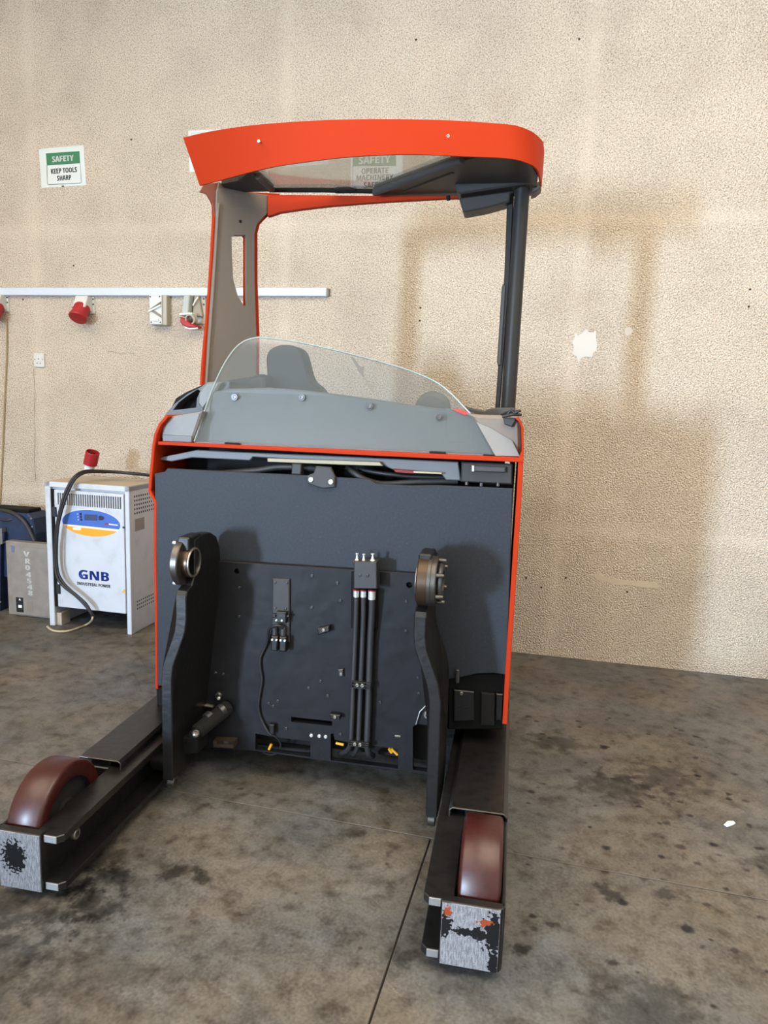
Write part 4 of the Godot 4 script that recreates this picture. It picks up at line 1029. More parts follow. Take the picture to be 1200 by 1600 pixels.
	rod("collar", Vector3(-0.3744, 0.2553, 0.12), Vector3(-0.367, 0.2613, 0.1), 0.020, M.bolt_dark, tc)
	rod("collar", Vector3(-0.3448, 0.2646, 0.075), Vector3(-0.337, 0.2708, 0.06), 0.024, M.bolt_dark, tc)
	slab("cylinder_bracket", [Vector2(-0.4273, 0.2215), Vector2(-0.3674, 0.2269), Vector2(-0.3676, 0.1696), Vector2(-0.4278, 0.157)], "z", 0.12, 0.2, M.dark, t, 0.004)
	bolt("bolt", Vector3(-0.3742, 0.2397, 0.2), 0.012, 0.01, M.bolt, t, Vector3(0.2, 1, 0.4))
	slab("bracket_stay", [Vector2(-0.4207, 0.2706), Vector2(-0.384, 0.2689), Vector2(-0.384, 0.2616), Vector2(-0.4207, 0.2646)], "z", 0.03, 0.045, M.bolt, t, 0.001)
	bolt("stop_knob", Vector3(-0.3658, 0.3072, 0.03), 0.013, 0.012, M.bolt_dark, t)
	bolt("bolt", Vector3(-0.3604, 0.3022, 0.045), 0.006, 0.006, M.zinc, t, Vector3.BACK, false)
	var br := slab("guide_shoe", [Vector2(-0.3728, 0.1507), Vector2(-0.2953, 0.1557), Vector2(-0.2952, 0.1327), Vector2(-0.3716, 0.1264)], "z", 0.03, 0.07, mat(Color(0.20, 0.16, 0.11), 0.6), t, 0.002)
	for q in [[Vector2(-0.3564, 0.1555), Vector2(-0.3299, 0.1577), Vector2(-0.3299, 0.1445), Vector2(-0.3564, 0.1422)], [Vector2(-0.3131, 0.1587), Vector2(-0.2916, 0.1603), Vector2(-0.2915, 0.1482), Vector2(-0.3131, 0.1466)]]: slab("shoe_recess", q, "z", 0.068, 0.0712, M.slot, br, 0.0004)
	# wire and knob beside the right arm
	pipe("stay_wire", [Vector3(0.3455, 0.2883, 0.04), Vector3(0.3565, 0.3354, 0.04), Vector3(0.3821, 0.3637, 0.03)], 0.0025, M.bolt, t, 6)
	bolt("stop_knob", Vector3(0.3817, 0.3248, 0.03), 0.013, 0.012, M.bolt, t)

func bearing(a: Node3D, x: float, s: float, c: Vector3):   # split bearing: outer half ring, bore liner, clamp lug, bolts
	var b := B.new()
	var o := Vector3(x, c.y, c.z)
	b.ringed(o + Vector3(s * 0.022, 0, 0), o + Vector3(s * 0.046, 0, 0), 0.049, 0.076, 40, 0.003)
	obj("bearing_ring", b, M.steel_dark, a)
	b = B.new()
	b.ringed(o + Vector3(s * 0.0, 0, 0), o + Vector3(s * 0.034, 0, 0), 0.042, 0.050, 36, 0.002)
	obj("bushing", b, M.rusty, a)
	b = B.new()
	b.ringed(o + Vector3(-s * 0.004, 0, 0), o + Vector3(s * 0.003, 0, 0), 0.0425, 0.048, 36, 0.0015)
	obj("lip", b, M.steel, a)
	rod("bore_plate", o + Vector3(s * 0.030, 0, 0), o + Vector3(s * 0.034, 0, 0), 0.043, M.bore, a)
	if s > 0:
		b = B.new()
		b.ringed(o + Vector3(0.002, 0, 0), o + Vector3(0.036, 0, 0), 0.045, 0.077, 40, 0.004)
		obj("bearing_cap", b, M.rusty, a)
		b = B.new()
		b.ringed(o + Vector3(0.038, 0, 0), o + Vector3(0.060, 0, 0), 0.045, 0.074, 40, 0.003)
		obj("bearing_cap", b, M.steel_dark, a)
		b = B.new()
		b.ringed(o + Vector3(0.062, 0, 0), o + Vector3(0.076, 0, 0), 0.035, 0.058, 36, 0.004)
		obj("bearing_flange", b, M.bolt_dark, a)
		for k in 6:
			var an := TAU * k / 6 + 0.5
			bolt("bolt", o + Vector3(0.060, 0.064 * sin(an), 0.064 * cos(an)), 0.007, 0.022, M.steel_dark, a, Vector3.RIGHT)
	bx("clamp_lug", o + Vector3(s * 0.002, 0.04, 0.03), o + Vector3(s * 0.04, 0.085, -0.06), M.black, a, 0.004)
	if s < 0:
		for y in [0.066, -0.064]: bolt("bolt", o + Vector3(-0.046, y, 0.03), 0.006, 0.01, M.zinc, a, Vector3(-1, 0, 0))

func leg(t: Node3D, s: float, xi: float, xm: float, xo: float):
	# channel beam: flanges open towards the middle, web, outer cheek; the nose plate and the load wheel in front
	var b := B.new()
	var zt := 0.735
	var zb := -0.6
	var lo := 0.03
	var hi := 0.19
	var c := 0.014
	var flange := [Vector2(xi, zb), Vector2(xi, zt - c), Vector2(xi + s * c, zt), Vector2(xm + s * 0.01, zt), Vector2(xm + s * 0.01, zb)]
	b.ext(PackedVector2Array(flange), "y", hi - 0.022, hi, 0.002)
	b.ext(PackedVector2Array(flange), "y", lo, lo + 0.022, 0.002)
	b.box(Vector3(xm - s * 0.012, lo + 0.02, zb), Vector3(xm + s * 0.006, hi - 0.001, zt - 0.01))
	b.box(Vector3(xo, lo + 0.01, zb), Vector3(xo - s * 0.010, hi + 0.004, 0.735), 0.003)
	b.box(Vector3(xm, lo, zb), Vector3(xo, hi - 0.002, 0.385), 0.003)
	var beam := obj("support_leg", b, M.leg, t)
	# nose plate, worn to bare metal
	var pt := B.new()
	var r := 0.018
	var plan := [Vector2(xm - s * 0.018, 0.722), Vector2(xm - s * 0.018, 0.746), Vector2(xo - s * r, 0.746), Vector2(xo - s * r * 0.3, 0.741), Vector2(xo + s * 0.0, 0.73), Vector2(xo + s * 0.0, 0.722)]
	pt.ext(PackedVector2Array(plan), "y", lo - 0.004, hi + 0.004, 0.002)
	obj("nose_block", pt, M.leg, beam)
	var face := B.new()
	face.ext(PackedVector2Array(rect(Vector2(xm - s * 0.016, lo - 0.002), Vector2(xo - s * 0.010, hi + 0.002))), "z", 0.738, 0.7475, 0.001)
	obj("nose_plate", face, M.nose_l if s < 0 else M.nose_r, beam)
	for y in [hi - 0.022, lo]:
		bx("flange_end", Vector3(xi + s * c, y + 0.001, zt - 0.004), Vector3(xm - s * 0.02, y + 0.021, zt + 0.0015), M.flange_end, beam, 0.001)
	# bent cover over the rear of the leg
	var cb := B.new()
	var xc := xm - s * 0.035
	var prof := [Vector2(xc, hi - 0.002), Vector2(xc, hi + 0.018), Vector2(xc + s * 0.009, hi + 0.027), Vector2(xo - s * 0.012, hi + 0.027), Vector2(xo, hi + 0.016), Vector2(xo, hi - 0.03), Vector2(xo - s * 0.006, hi - 0.03), Vector2(xo - s * 0.006, hi + 0.014), Vector2(xo - s * 0.014, hi + 0.021), Vector2(xc + s * 0.011, hi + 0.021), Vector2(xc + s * 0.006, hi + 0.015), Vector2(xc + s * 0.006, hi - 0.002)]
	cb.ext(PackedVector2Array(prof), "z", -0.35, 0.385, 0.0012)
	var cv := obj("leg_cover", cb, M.leg, beam)
	bx("end_stop", Vector3(xc + s * 0.045, hi - 0.005, 0.30), Vector3(xo - s * 0.008, hi + 0.020, 0.372), M.black, beam, 0.003)
	var wl := []
	for q in [Vector2(xc + s * 0.002, hi - 0.0), Vector2(xc + s * 0.002, hi + 0.018), Vector2(xc + s * 0.010, hi + 0.0245), Vector2((xc + xo) / 2, hi + 0.0245), Vector2(xo - s * 0.012, hi + 0.0245), Vector2(xo - s * 0.003, hi + 0.015)]: wl.append(Vector3(q.x, q.y, 0.385))
	pipe("worn_edge", wl, 0.0026, M.steel_dark, beam, 6)
	# load wheel: dark red polyurethane tread on a steel hub
	var cx := (xm + xo) / 2 + s * 0.002
	var hw := 0.052
	var wz := 0.572
	var wy := 0.150
	var R := 0.148
	var w := B.new()
	var xf := Transform3D(B.frame(Vector3.RIGHT), Vector3(cx - hw, wy, wz))
	w.lathe([Vector2(R - 0.045, 0.004), Vector2(R - 0.016, 0.0), Vector2(R - 0.005, 0.003), Vector2(R, 0.010), Vector2(R, hw * 2 - 0.010), Vector2(R - 0.005, hw * 2 - 0.003), Vector2(R - 0.016, hw * 2), Vector2(R - 0.045, hw * 2 - 0.004)], xf, 64, true)
	var wh := obj("load_wheel", w, M.tyre, beam)
	w = B.new()
	w.lathe([Vector2(0, 0.012), Vector2(0.035, 0.012), Vector2(0.04, 0.02), Vector2(R - 0.047, 0.02), Vector2(R - 0.044, 0.004), Vector2(R - 0.044, hw * 2 - 0.004), Vector2(R - 0.047, hw * 2 - 0.02), Vector2(0.04, hw * 2 - 0.02), Vector2(0.035, hw * 2 - 0.012), Vector2(0, hw * 2 - 0.012)], xf, 48)
	obj("wheel_hub", w, M.void_dark, beam)
	w = B.new()
	w.ringed(Vector3(xm - s * 0.010, 0.104, 0.597), Vector3(xm - s * 0.024, 0.104, 0.597), 0.009, 0.0155, 20)
	obj("axle_ring", w, M.bolt, beam)

func charger():
	# built in its own axes: front face at z = 0
	var t := thing("battery_charger", "tall white battery charger cabinet with blue and amber oval panel beside the truck", "charger", Vector3(-1.74, 0, -1.275), WALL_TURN)
	var fl := [Vector2(-0.2679, 0.8521), Vector2(-0.2575, 0.0014)]
	var fr := [Vector2(0.274, 0.8554), Vector2(0.2718, 0.0004)]
	var x0: float = (fl[0].x + fl[1].x) / 2
	var x1: float = (fr[0].x + fr[1].x) / 2
	var h: float = fl[0].y
	var dp := -0.36
	var b := B.new()
	b.box(Vector3(x0, 0.0, 0.0), Vector3(x0 + 0.035, h, dp), 0.003)
	b.box(Vector3(x1 - 0.028, 0.0, 0.0), Vector3(x1, h, dp), 0.003)
	b.box(Vector3(x0, h - 0.030, 0.0), Vector3(x1, h, dp), 0.003)
	b.box(Vector3(x0 + 0.03, 0.12, -0.02), Vector3(x1 - 0.02, h - 0.02, dp), 0.002)
	obj("cabinet", b, M.white_paint, t)
	bx("dusty_top", Vector3(x0 + 0.004, h - 0.001, -0.006), Vector3(x1 - 0.004, h + 0.0015, dp + 0.004), M.dusty, t, 0.0005)
	bx("foot_flange", Vector3(x0 + 0.03, 0.0, -0.02), Vector3(x0 + 0.065, 0.075, -0.10), M.dusty, t)
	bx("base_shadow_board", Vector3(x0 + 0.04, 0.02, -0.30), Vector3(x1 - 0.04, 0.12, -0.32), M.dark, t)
	# door with a row of slots along its top
	var dl := [Vector2(-0.2011, 0.8093), Vector2(0.2287, 0.8106), Vector2(-0.1906, 0.1308), Vector2(0.2408, 0.1171)]
	var dx0: float = (dl[0].x + dl[2].x) / 2
	var dx1: float = x1 - 0.030
	var dtop: float = (dl[0].y + dl[1].y) / 2
	var dbot: float = (dl[2].y + dl[3].y) / 2
	var vt: float = dtop - 0.018
	var vb: float = dtop - 0.085
	var d := B.new()
	d.box(Vector3(dx0, dbot, -0.012), Vector3(dx1, vb, 0.008), 0.002)
	d.box(Vector3(dx0, vt, -0.012), Vector3(dx1, dtop, 0.008), 0.002)
	var n := 28
	for i in n + 1:
		var u0 := lerpf(dx0 + 0.018, dx1 - 0.012, (i - 0.19) / n) if i > 0 else dx0
		var u1 := lerpf(dx0 + 0.018, dx1 - 0.012, (i + 0.19) / n) if i < n else dx1
		d.box(Vector3(u0, vb - 0.002, -0.012), Vector3(u1, vt + 0.002, 0.0075), 0.0005)
	var door := obj("door", d, M.white_paint, t)
	bx("slot_mesh", Vector3(dx0 + 0.01, vb, -0.018), Vector3(dx1 - 0.01, vt, -0.0125), M.slot, door, 0.0)
	var gap := B.new()
	gap.box(Vector3(x0 + 0.035, 0.12, -0.012), Vector3(dx0 - 0.001, dtop, -0.004), 0.0)
	obj("door_gap", gap, M.dark, t)
	for q in [[Vector2(-0.2077, 0.71), Vector2(-0.1827, 0.7116), Vector2(-0.1809, 0.6527), Vector2(-0.2079, 0.6545)], [Vector2(-0.2009, 0.2587), Vector2(-0.1755, 0.2592), Vector2(-0.1757, 0.2019), Vector2(-0.2011, 0.2014)]]: slab("hinge", q, "z", 0.0, 0.014, mat(Color(0.10, 0.11, 0.15), 0.5), t, 0.002)
	# oval operating panel
	var c4 := [Vector2(-0.1491, 0.6363), Vector2(0.2209, 0.6228), Vector2(0.0381, 0.7081), Vector2(0.0334, 0.5575)]
	var c := Vector2((c4[0].x + c4[1].x) / 2, (c4[2].y + c4[3].y) / 2)
	var rx: float = (c4[1].x - c4[0].x) / 2
	var ry: float = (c4[2].y - c4[3].y) / 2
	var k := asin(0.30)
	slab("oval_panel", oval(c, rx, ry, 44, -k, PI + k), "z", 0.008, 0.0095, M.logo_blue, door, 0.0004)
	slab("oval_panel", oval(c, rx, ry, 30, PI + k + 0.05, TAU - k - 0.09), "z", 0.008, 0.0095, M.logo_amber, door, 0.0004)
	var band := []
	for p in oval(c, rx, ry, 44): band.append(p)
	slab("oval_edge", oval(c, rx * 1.012, ry * 1.02, 44), "z", 0.0075, 0.0088, M.white, door, 0.0003)
	slab("display", [Vector2(-0.0027, 0.6817), Vector2(0.0786, 0.6837), Vector2(0.0776, 0.6508), Vector2(-0.0038, 0.6487)], "z", 0.009, 0.0115, M.screen, door, 0.0006)
	slab("keypad", [Vector2(0.0865, 0.6788), Vector2(0.1028, 0.6817), Vector2(0.1187, 0.6755), Vector2(0.1225, 0.6667), Vector2(0.1101, 0.6567), Vector2(0.0858, 0.655)], "z", 0.009, 0.012, mat(Color(0.10, 0.12, 0.20), 0.4), door, 0.001)
	for p in [Vector3(-0.0272, 0.6818, 0.01), Vector3(-0.0257, 0.6654, 0.01), Vector3(-0.0242, 0.649, 0.01)]: bolt("button", p, 0.007, 0.003, mat(Color(0.06, 0.08, 0.18), 0.4), door, Vector3.BACK, false)
	for p in [Vector3(-0.0457, 0.6805, 0.01), Vector3(-0.0442, 0.6641, 0.01), Vector3(-0.0427, 0.6477, 0.01)]: bolt("indicator", p, 0.003, 0.002, M.white, door, Vector3.BACK, false)
	slab("rating_label", [Vector2(-0.0793, 0.6009), Vector2(-0.0278, 0.6028), Vector2(-0.0283, 0.588), Vector2(-0.0798, 0.5861)], "z", 0.009, 0.0105, M.white, door, 0.0003)
	slab("label_stripe", [Vector2(0.1218, 0.6412), Vector2(0.1459, 0.6411), Vector2(0.1457, 0.632), Vector2(0.1215, 0.632)], "z", 0.009, 0.0104, M.red, door, 0.0003)
	slab("label_stripe", [Vector2(0.1499, 0.6396), Vector2(0.2059, 0.6363), Vector2(0.2058, 0.6309), Vector2(0.1497, 0.6323)], "z", 0.009, 0.0104, M.white, door, 0.0003)
	bolt("lock", Vector3(0.2402, 0.624, 0.008), 0.006, 0.004, M.bolt_dark, door)
	# maker's lettering
	var g4 := [Vector2(-0.0415, 0.3429), Vector2(0.125, 0.3426), Vector2(-0.0433, 0.29), Vector2(0.1238, 0.2977)]
	var gx: float = (g4[0].x + g4[1].x) / 2
	words("lettering", "GNB", 0.052, Vector3(gx + 0.003, (g4[0].y + g4[3].y) / 2 + 0.008, 0.0086), M.word_blue, door, true, 0.0, 1.3)
	var i4 := [Vector2(-0.0499, 0.278), Vector2(0.1233, 0.2789)]
	words("lettering", "INDUSTRIAL POWER", 0.017, Vector3(gx, (i4[0].y + i4[1].y) / 2 - 0.003, 0.0086), M.word_dark, door, true, 0.0, 0.95)
	slab("emblem", [Vector2(-0.0526, 0.3193), Vector2(-0.0355, 0.334), Vector2(-0.0235, 0.3219), Vector2(-0.0366, 0.3038)], "z", 0.008, 0.0098, M.word_blue, door, 0.0004)
	slab("warning_triangle", [Vector2(0.2222, 0.2488), Vector2(0.2485, 0.2502), Vector2(0.2356, 0.2706)], "z", 0.008, 0.009, M.yellow, door, 0.0002)
	# perforations and sticker on the right-hand side
	var ho := B.new()
	for r in 5:
		for i in 13: ho.box(Vector3(x1 - 0.001, h - 0.055 - r * 0.024, -0.05 - i * 0.022), Vector3(x1 + 0.0008, h - 0.066 - r * 0.024, -0.059 - i * 0.022), 0.0)
	for r in 3:
		for i in 13: ho.box(Vector3(x1 - 0.001, 0.185 - r * 0.022, -0.06 - i * 0.021), Vector3(x1 + 0.0008, 0.176 - r * 0.022, -0.068 - i * 0.021), 0.0)
	obj("perforation", ho, M.slot, t).set_meta("kind", "stuff")
	bx("side_sticker", Vector3(x1 - 0.001, h - 0.19, -0.055), Vector3(x1 + 0.0008, h - 0.26, -0.15), mat(Color(0.55, 0.53, 0.53), 0.6), t, 0.0)
	# the cable thrown over it, its red plug standing up
	var ca := thing("charging_cable", "black charging cable with upright red plug, slung over the white charger", "cable", Vector3(-1.74, 0, -1.275), WALL_TURN)
	var line := [Vector3(0.2723, 0.885, -0.3), Vector3(0.1789, 0.8983, -0.24), Vector3(0.0581, 0.9063, -0.2), Vector3(-0.0128, 0.9147, -0.12), Vector3(-0.0348, 0.9166, -0.04), Vector3(-0.0493, 0.8921, 0.02), Vector3(-0.0821, 0.8243, 0.045), Vector3(-0.1148, 0.7295, 0.055), Vector3(-0.1458, 0.618, 0.055), Vector3(-0.1666, 0.5052, 0.05), Vector3(-0.1711, 0.3932, 0.05), Vector3(-0.1559, 0.3134, 0.055), Vector3(-0.1124, 0.2661, 0.06), Vector3(-0.0396, 0.2204, 0.06), Vector3(0.0203, 0.17, 0.06), Vector3(0.0559, 0.1284, 0.06), Vector3(0.066, 0.1054, 0.055)]
	pipe("cable_run", curve(line, 5), 0.0095, M.cable, ca, 10)
	line = [Vector3(0.0084, 0.9034, -0.18), Vector3(-0.0102, 0.9102, -0.11), Vector3(-0.0197, 0.911, -0.03), Vector3(-0.042, 0.8822, 0.025), Vector3(-0.0707, 0.8111, 0.05), Vector3(-0.0987, 0.7312, 0.06), Vector3(-0.1337, 0.6197, 0.06), Vector3(-0.1484, 0.5085, 0.06), Vector3(-0.1529, 0.397, 0.06), Vector3(-0.1392, 0.3235, 0.06), Vector3(-0.0942, 0.2682, 0.062), Vector3(-0.0244, 0.2192, 0.064), Vector3(0.0316, 0.1759, 0.064), Vector3(0.0613, 0.1258, 0.062)]
	pipe("cable_run", curve(line, 5), 0.007, M.cable, ca, 10)
	pipe("pale_wire", curve([Vector3(0.0641, 0.109, 0.055), Vector3(0.0592, 0.083, 0.058), Vector3(-0.0538, 0.012, -0.0546), Vector3(-0.0687, 0.008, 0.019), Vector3(-0.0901, 0.008, 0.075), Vector3(-0.1363, 0.008, 0.0966), Vector3(-0.1878, 0.008, 0.084), Vector3(-0.2457, 0.008, 0.0423)], 5), 0.006, M.beige, ca, 8)
	var pb: Vector3 = Vector3(-0.0586, 0.9159, -0.12)
	var pt: Vector3 = Vector3(-0.0162, 1.0265, -0.1)
	var ax := (pt - pb).normalized()
	var pl := B.new()
	pl.cyl(pb - ax * 0.005, pb + ax * 0.055, 0.027, 0.006, 20)
	obj("plug_body", pl, M.white, ca)
	pl = B.new()
	var L := pb.distance_to(pt)
	pl.lathe([Vector2(0.024, 0.038), Vector2(0.038, 0.042), Vector2(0.038, L - 0.003), Vector2(0.036, L), Vector2(0.033, L), Vector2(0.033, L - 0.03), Vector2(0, L - 0.03)], Transform3D(B.frame(ax), pb), 26)
	var po := obj("plug_shell", pl, M.red, ca)
	for i in 5:
		var an := TAU * i / 5
		var e := B.frame(ax)
		var q := pb + (e.x * cos(an) + e.z * sin(an)) * 0.018 + ax * (L - 0.031)
		rod("contact_pin", q, q + ax * 0.022, 0.0035, M.bolt_dark, po)

func boxes_at_left():
	var g := thing("grey_cabinet", "low grey steel box marked VR04548 left of the white charger", "box", Vector3(-2.22, 0, -1.385), WALL_TURN)
	var q := [Vector2(-0.1449, 0.4497), Vector2(0.1429, 0.4723), Vector2(-0.1421, -0.0052), Vector2(0.1407, 0.0078)]
	var x0: float = (q[0].x + q[2].x) / 2
	var x1: float = (q[1].x + q[3].x) / 2 + 0.03
	var h: float = (q[0].y + q[1].y) / 2
	bx("body", Vector3(x0, 0.002, -0.005), Vector3(x1, h, -0.06), M.box_grey, g, 0.004)
	var lid := bx("front_lid", Vector3(x0 + 0.035, 0.012, -0.006), Vector3(x1 - 0.004, h - 0.025, 0.004), M.box_grey, g, 0.003)
	var n := [Vector2(0.0075, 0.3924), Vector2(0.0121, 0.3497), Vector2(0.0123, 0.3084), Vector2(0.017, 0.2675), Vector2(0.0196, 0.2282), Vector2(0.0222, 0.1908), Vector2(0.0249, 0.1533)]
	var s := "VR04548"
	for i in 7: words("letter", s[i], 0.030, Vector3(n[i].x, n[i].y, 0.0046), M.white, lid, true, -0.06, 1.5)
	slab("small_sticker", [Vector2(-0.0968, 0.4348), Vector2(-0.0701, 0.435), Vector2(-0.0765, 0.3973), Vector2(-0.0943, 0.3958)], "z", 0.003, 0.005, mat(Color(0.38, 0.42, 0.56), 0.5), lid, 0.0003)
	var rl := slab("rating_label", [Vector2(-0.0795, 0.1194), Vector2(-0.0279, 0.1203), Vector2(-0.0279, 0.0281), Vector2(-0.0774, 0.0271)], "z", 0.003, 0.005, mat(Color(0.08, 0.08, 0.085), 0.5), lid, 0.0003)
	slab("label_print", [Vector2(-0.063, 0.0731), Vector2(-0.0383, 0.0736), Vector2(-0.0392, 0.0554), Vector2(-0.0639, 0.055)], "z", 0.004, 0.0056, M.white, lid, 0.0002)
	slab("label_print", [Vector2(-0.0593, 0.1016), Vector2(-0.0436, 0.1023), Vector2(-0.0519, 0.1163)], "z", 0.004, 0.0056, M.white, lid, 0.0002)
	slab("recessed_latch", [Vector2(-0.0066, 0.0984), Vector2(0.038, 0.1008), Vector2(0.0376, 0.0428), Vector2(-0.0049, 0.0405)], "z", 0.003, 0.0052, mat(Color(0.50, 0.47, 0.44), 0.6), lid, 0.0008)
	# blue cabinet behind it
	var b := thing("blue_cabinet", "dark blue welder-like cabinet at the left picture edge behind the grey box", "cabinet", Vector3(-2.35, 0, -1.46), WALL_TURN)
	q = [Vector2(0.1323, 0.5837), Vector2(-0.1128, -0.019), Vector2(0.1457, 0.4814), Vector2(0.0893, 0.6243)]
	var xr: float = q[2].x
	var ht: float = q[3].y
	slab("body", [Vector2(-0.50, 0.03), Vector2(-0.1128, -0.019), Vector2(-0.096, 0.2104), Vector2(xr - 0.03, 0.2), Vector2(xr, ht - 0.12), Vector2(xr - 0.015, ht - 0.03), Vector2(xr - 0.05, ht), Vector2(-0.50, ht)], "z", -0.16, 0.0, M.box_blue, b, 0.008)
	slab("front_panel", [Vector2(-0.48, 0.02), Vector2(-0.104, 0.0001), Vector2(-0.0765, 0.4278), Vector2(-0.0522, 0.4538), Vector2(-0.0497, 0.5021), Vector2(-0.48, ht - 0.12)], "z", 0.0, 0.03, mat(Color(0.07, 0.13, 0.25), 0.5), b, 0.004)
	slab("data_plate", [Vector2(-0.1339, 0.5048), Vector2(-0.0589, 0.5304), Vector2(-0.0594, 0.4338), Vector2(-0.1401, 0.391)], "z", 0.0, 0.034, mat(Color(0.42, 0.43, 0.44), 0.5), b, 0.001)
	for p in [Vector3(0.1216, 0.5949, 0), Vector3(0.1261, 0.5456, 0)]: bolt("screw", p, 0.006, 0.004, M.bolt, b)
	for p in [Vector3(-0.0958, 0.0619, 0.031), Vector3(-0.1267, 0.0919, 0.031)]: bolt("screw", p, 0.005, 0.004, M.bolt, b)
	bx("handle_base", Vector3(xr - 0.34, ht - 0.004, -0.14), Vector3(xr - 0.06, ht + 0.02, -0.02), M.dark, b, 0.006)
	var cb := thing("coiled_cable", "thick black cable coiled on top of the blue cabinet, hanging down its side", "cable", Vector3(-2.35, 0, -1.46), WALL_TURN)
	pipe("cable_run", curve([Vector3(-0.2298, 0.6129, -0.04), Vector3(-0.1094, 0.6279, -0.02), Vector3(-0.0193, 0.6248, 0), Vector3(0.0529, 0.5998, 0.012), Vector3(0.0976, 0.5597, 0.014), Vector3(0.1309, 0.5026, 0.014), Vector3(0.1514, 0.4604, 0.014)], 5), 0.012, M.rubber, cb, 10)
	pipe("cable_run", curve([Vector3(-0.268, 0.5678, -0.08), Vector3(-0.14, 0.5735, -0.02), Vector3(-0.0492, 0.5749, 0), Vector3(-0.0061, 0.5869, -0.02), Vector3(-0.0047, 0.5983, -0.08), Vector3(-0.0489, 0.6005, -0.1), Vector3(-0.188, 0.5923, -0.12), Vector3(-0.3028, 0.5802, -0.12)], 5), 0.010, M.rubber, cb, 10)

func wall_thing(called: String, label: String, category: String, c: Vector2, group := "") -> Node3D:
	return thing(called, label, category, wall_point(c.x, c.y), WALL_TURN, group)

func sub(pts: Array, c: Vector2) -> Array:
	var r := []
	for p in pts: r.append(p - c)
	return r

func wall_things():
	# white trunking along the wall
	var e := [Vector2(-3.2456, 1.9842), Vector2(-3.2483, 1.9347), Vector2(-1.1459, 1.977), Vector2(-1.1449, 1.9343)]
	var yt: float = (e[0].y + e[2].y) / 2
	var yb: float = (e[1].y + e[3].y) / 2
	var x1: float = e[2].x
	var tr := wall_thing("cable_trunking", "long white plastic cable trunking fixed across the wall above the sockets", "trunking", Vector2(x1 - 1.5, (yt + yb) / 2))
	var hh := (yt - yb) / 2
	bx("body", Vector3(-1.0, -hh, -0.004), Vector3(1.5, hh, 0.022), M.trunking, tr, 0.002)
	bx("lid", Vector3(-1.0, -hh + 0.002, 0.02), Vector3(1.498, hh - 0.002, 0.026), M.trunking, tr, 0.002)
	bx("end_cap", Vector3(1.499, -hh, -0.002), Vector3(1.512, hh * 0.9, 0.02), mat(Color(0.45, 0.43, 0.40), 0.6), tr, 0.002)
	# safety signs
	var q := [Vector2(-2.9546, 2.7775), Vector2(-2.6538, 2.7885), Vector2(-2.6441, 2.5658), Vector2(-2.9469, 2.5583)]
	var c: Vector2 = (q[0] + q[2]) / 2
	var sg := wall_thing("safety_sign", "square green and white sign reading SAFETY KEEP TOOLS SHARP, left of the truck roof", "sign", c)
	slab("sheet", sub(q, c), "z", -0.002, 0.002, M.paper, sg, 0.0005)
	slab("green_field", sub([Vector2(-2.9071, 2.7522), Vector2(-2.6817, 2.7559), Vector2(-2.6797, 2.6907), Vector2(-2.9034, 2.6861)], c), "z", 0.001, 0.0026, M.green, sg, 0.0003)
	var fr := sub([Vector2(-2.9034, 2.6861), Vector2(-2.6797, 2.6907), Vector2(-2.6748, 2.5842), Vector2(-2.6813, 2.579), Vector2(-2.8972, 2.5764), Vector2(-2.9035, 2.582)], c)
	var fo := fr.duplicate()
	fo.append(fr[0])
	var f3 := []
	for p in fo: f3.append(Vector3(p.x, p.y, 0.0022))
	pipe("border_line", f3, 0.0016, M.word_dark, sg, 4)
	var tl := 0.028
	var w := sub([Vector2(-2.7941, 2.7178), Vector2(-2.7901, 2.6519), Vector2(-2.7896, 2.6109)], c)
	words("lettering", "SAFETY", 0.031, Vector3(w[0].x, w[0].y, 0.0028), M.white, sg, true, tl, 0.98)
	words("lettering", "KEEP TOOLS", 0.027, Vector3(w[1].x, w[1].y, 0.0022), M.word_dark, sg, true, tl, 0.82)
	words("lettering", "SHARP", 0.027, Vector3(w[2].x, w[2].y, 0.0022), M.word_dark, sg, true, tl, 0.82)
	bx("clip", Vector3(-0.008, sub([Vector2(-2.7935, 2.5653)], c)[0].y - 0.004, 0.001), Vector3(0.008, sub([Vector2(-2.7935, 2.5653)], c)[0].y + 0.003, 0.004), M.bolt_dark, sg, 0.001)
	q = [Vector2(-1.0415, 2.8213), Vector2(-0.7584, 2.8116), Vector2(-0.7388, 2.499), Vector2(-1.0287, 2.5105)]
	c = (q[0] + q[2]) / 2
	sg = wall_thing("safety_sign", "green and white sign reading SAFETY OPERATE MACHINERY, seen through the truck roof pane", "sign", c)
	slab("sheet", sub(q, c), "z", -0.002, 0.002, M.paper, sg, 0.0005)
	slab("green_field", sub([Vector2(-1.0231, 2.6919), Vector2(-0.7876, 2.6828), Vector2(-0.7813, 2.6108), Vector2(-1.0209, 2.6174)], c), "z", 0.001, 0.0026, M.green, sg, 0.0003)
	w = sub([Vector2(-0.9013, 2.6423), Vector2(-0.8976, 2.5874), Vector2(-0.8982, 2.5535), Vector2(-0.8969, 2.5162)], c)
	words("lettering", "SAFETY", 0.035, Vector3(w[0].x, w[0].y, 0.0028), M.white, sg, true, 0.01, 1.05)
	words("lettering", "OPERATE", 0.028, Vector3(w[1].x, w[1].y, 0.0022), M.word_dark, sg, true, 0.0, 0.9)
	words("lettering", "MACHINERY", 0.028, Vector3(w[2].x, w[2].y, 0.0022), M.word_dark, sg, true, 0.0, 0.9)
	words("lettering", "SAFELY", 0.028, Vector3(w[3].x, w[3].y, 0.0022), M.word_dark, sg, true, 0.0, 0.9)
	fr = sub([Vector2(-1.0209, 2.6174), Vector2(-0.7813, 2.6108), Vector2(-0.7735, 2.5029), Vector2(-1.0177, 2.5099)], c)
	f3 = []
	for p in fr: f3.append(Vector3(p.x, p.y, 0.0022))
	f3.append(f3[0])
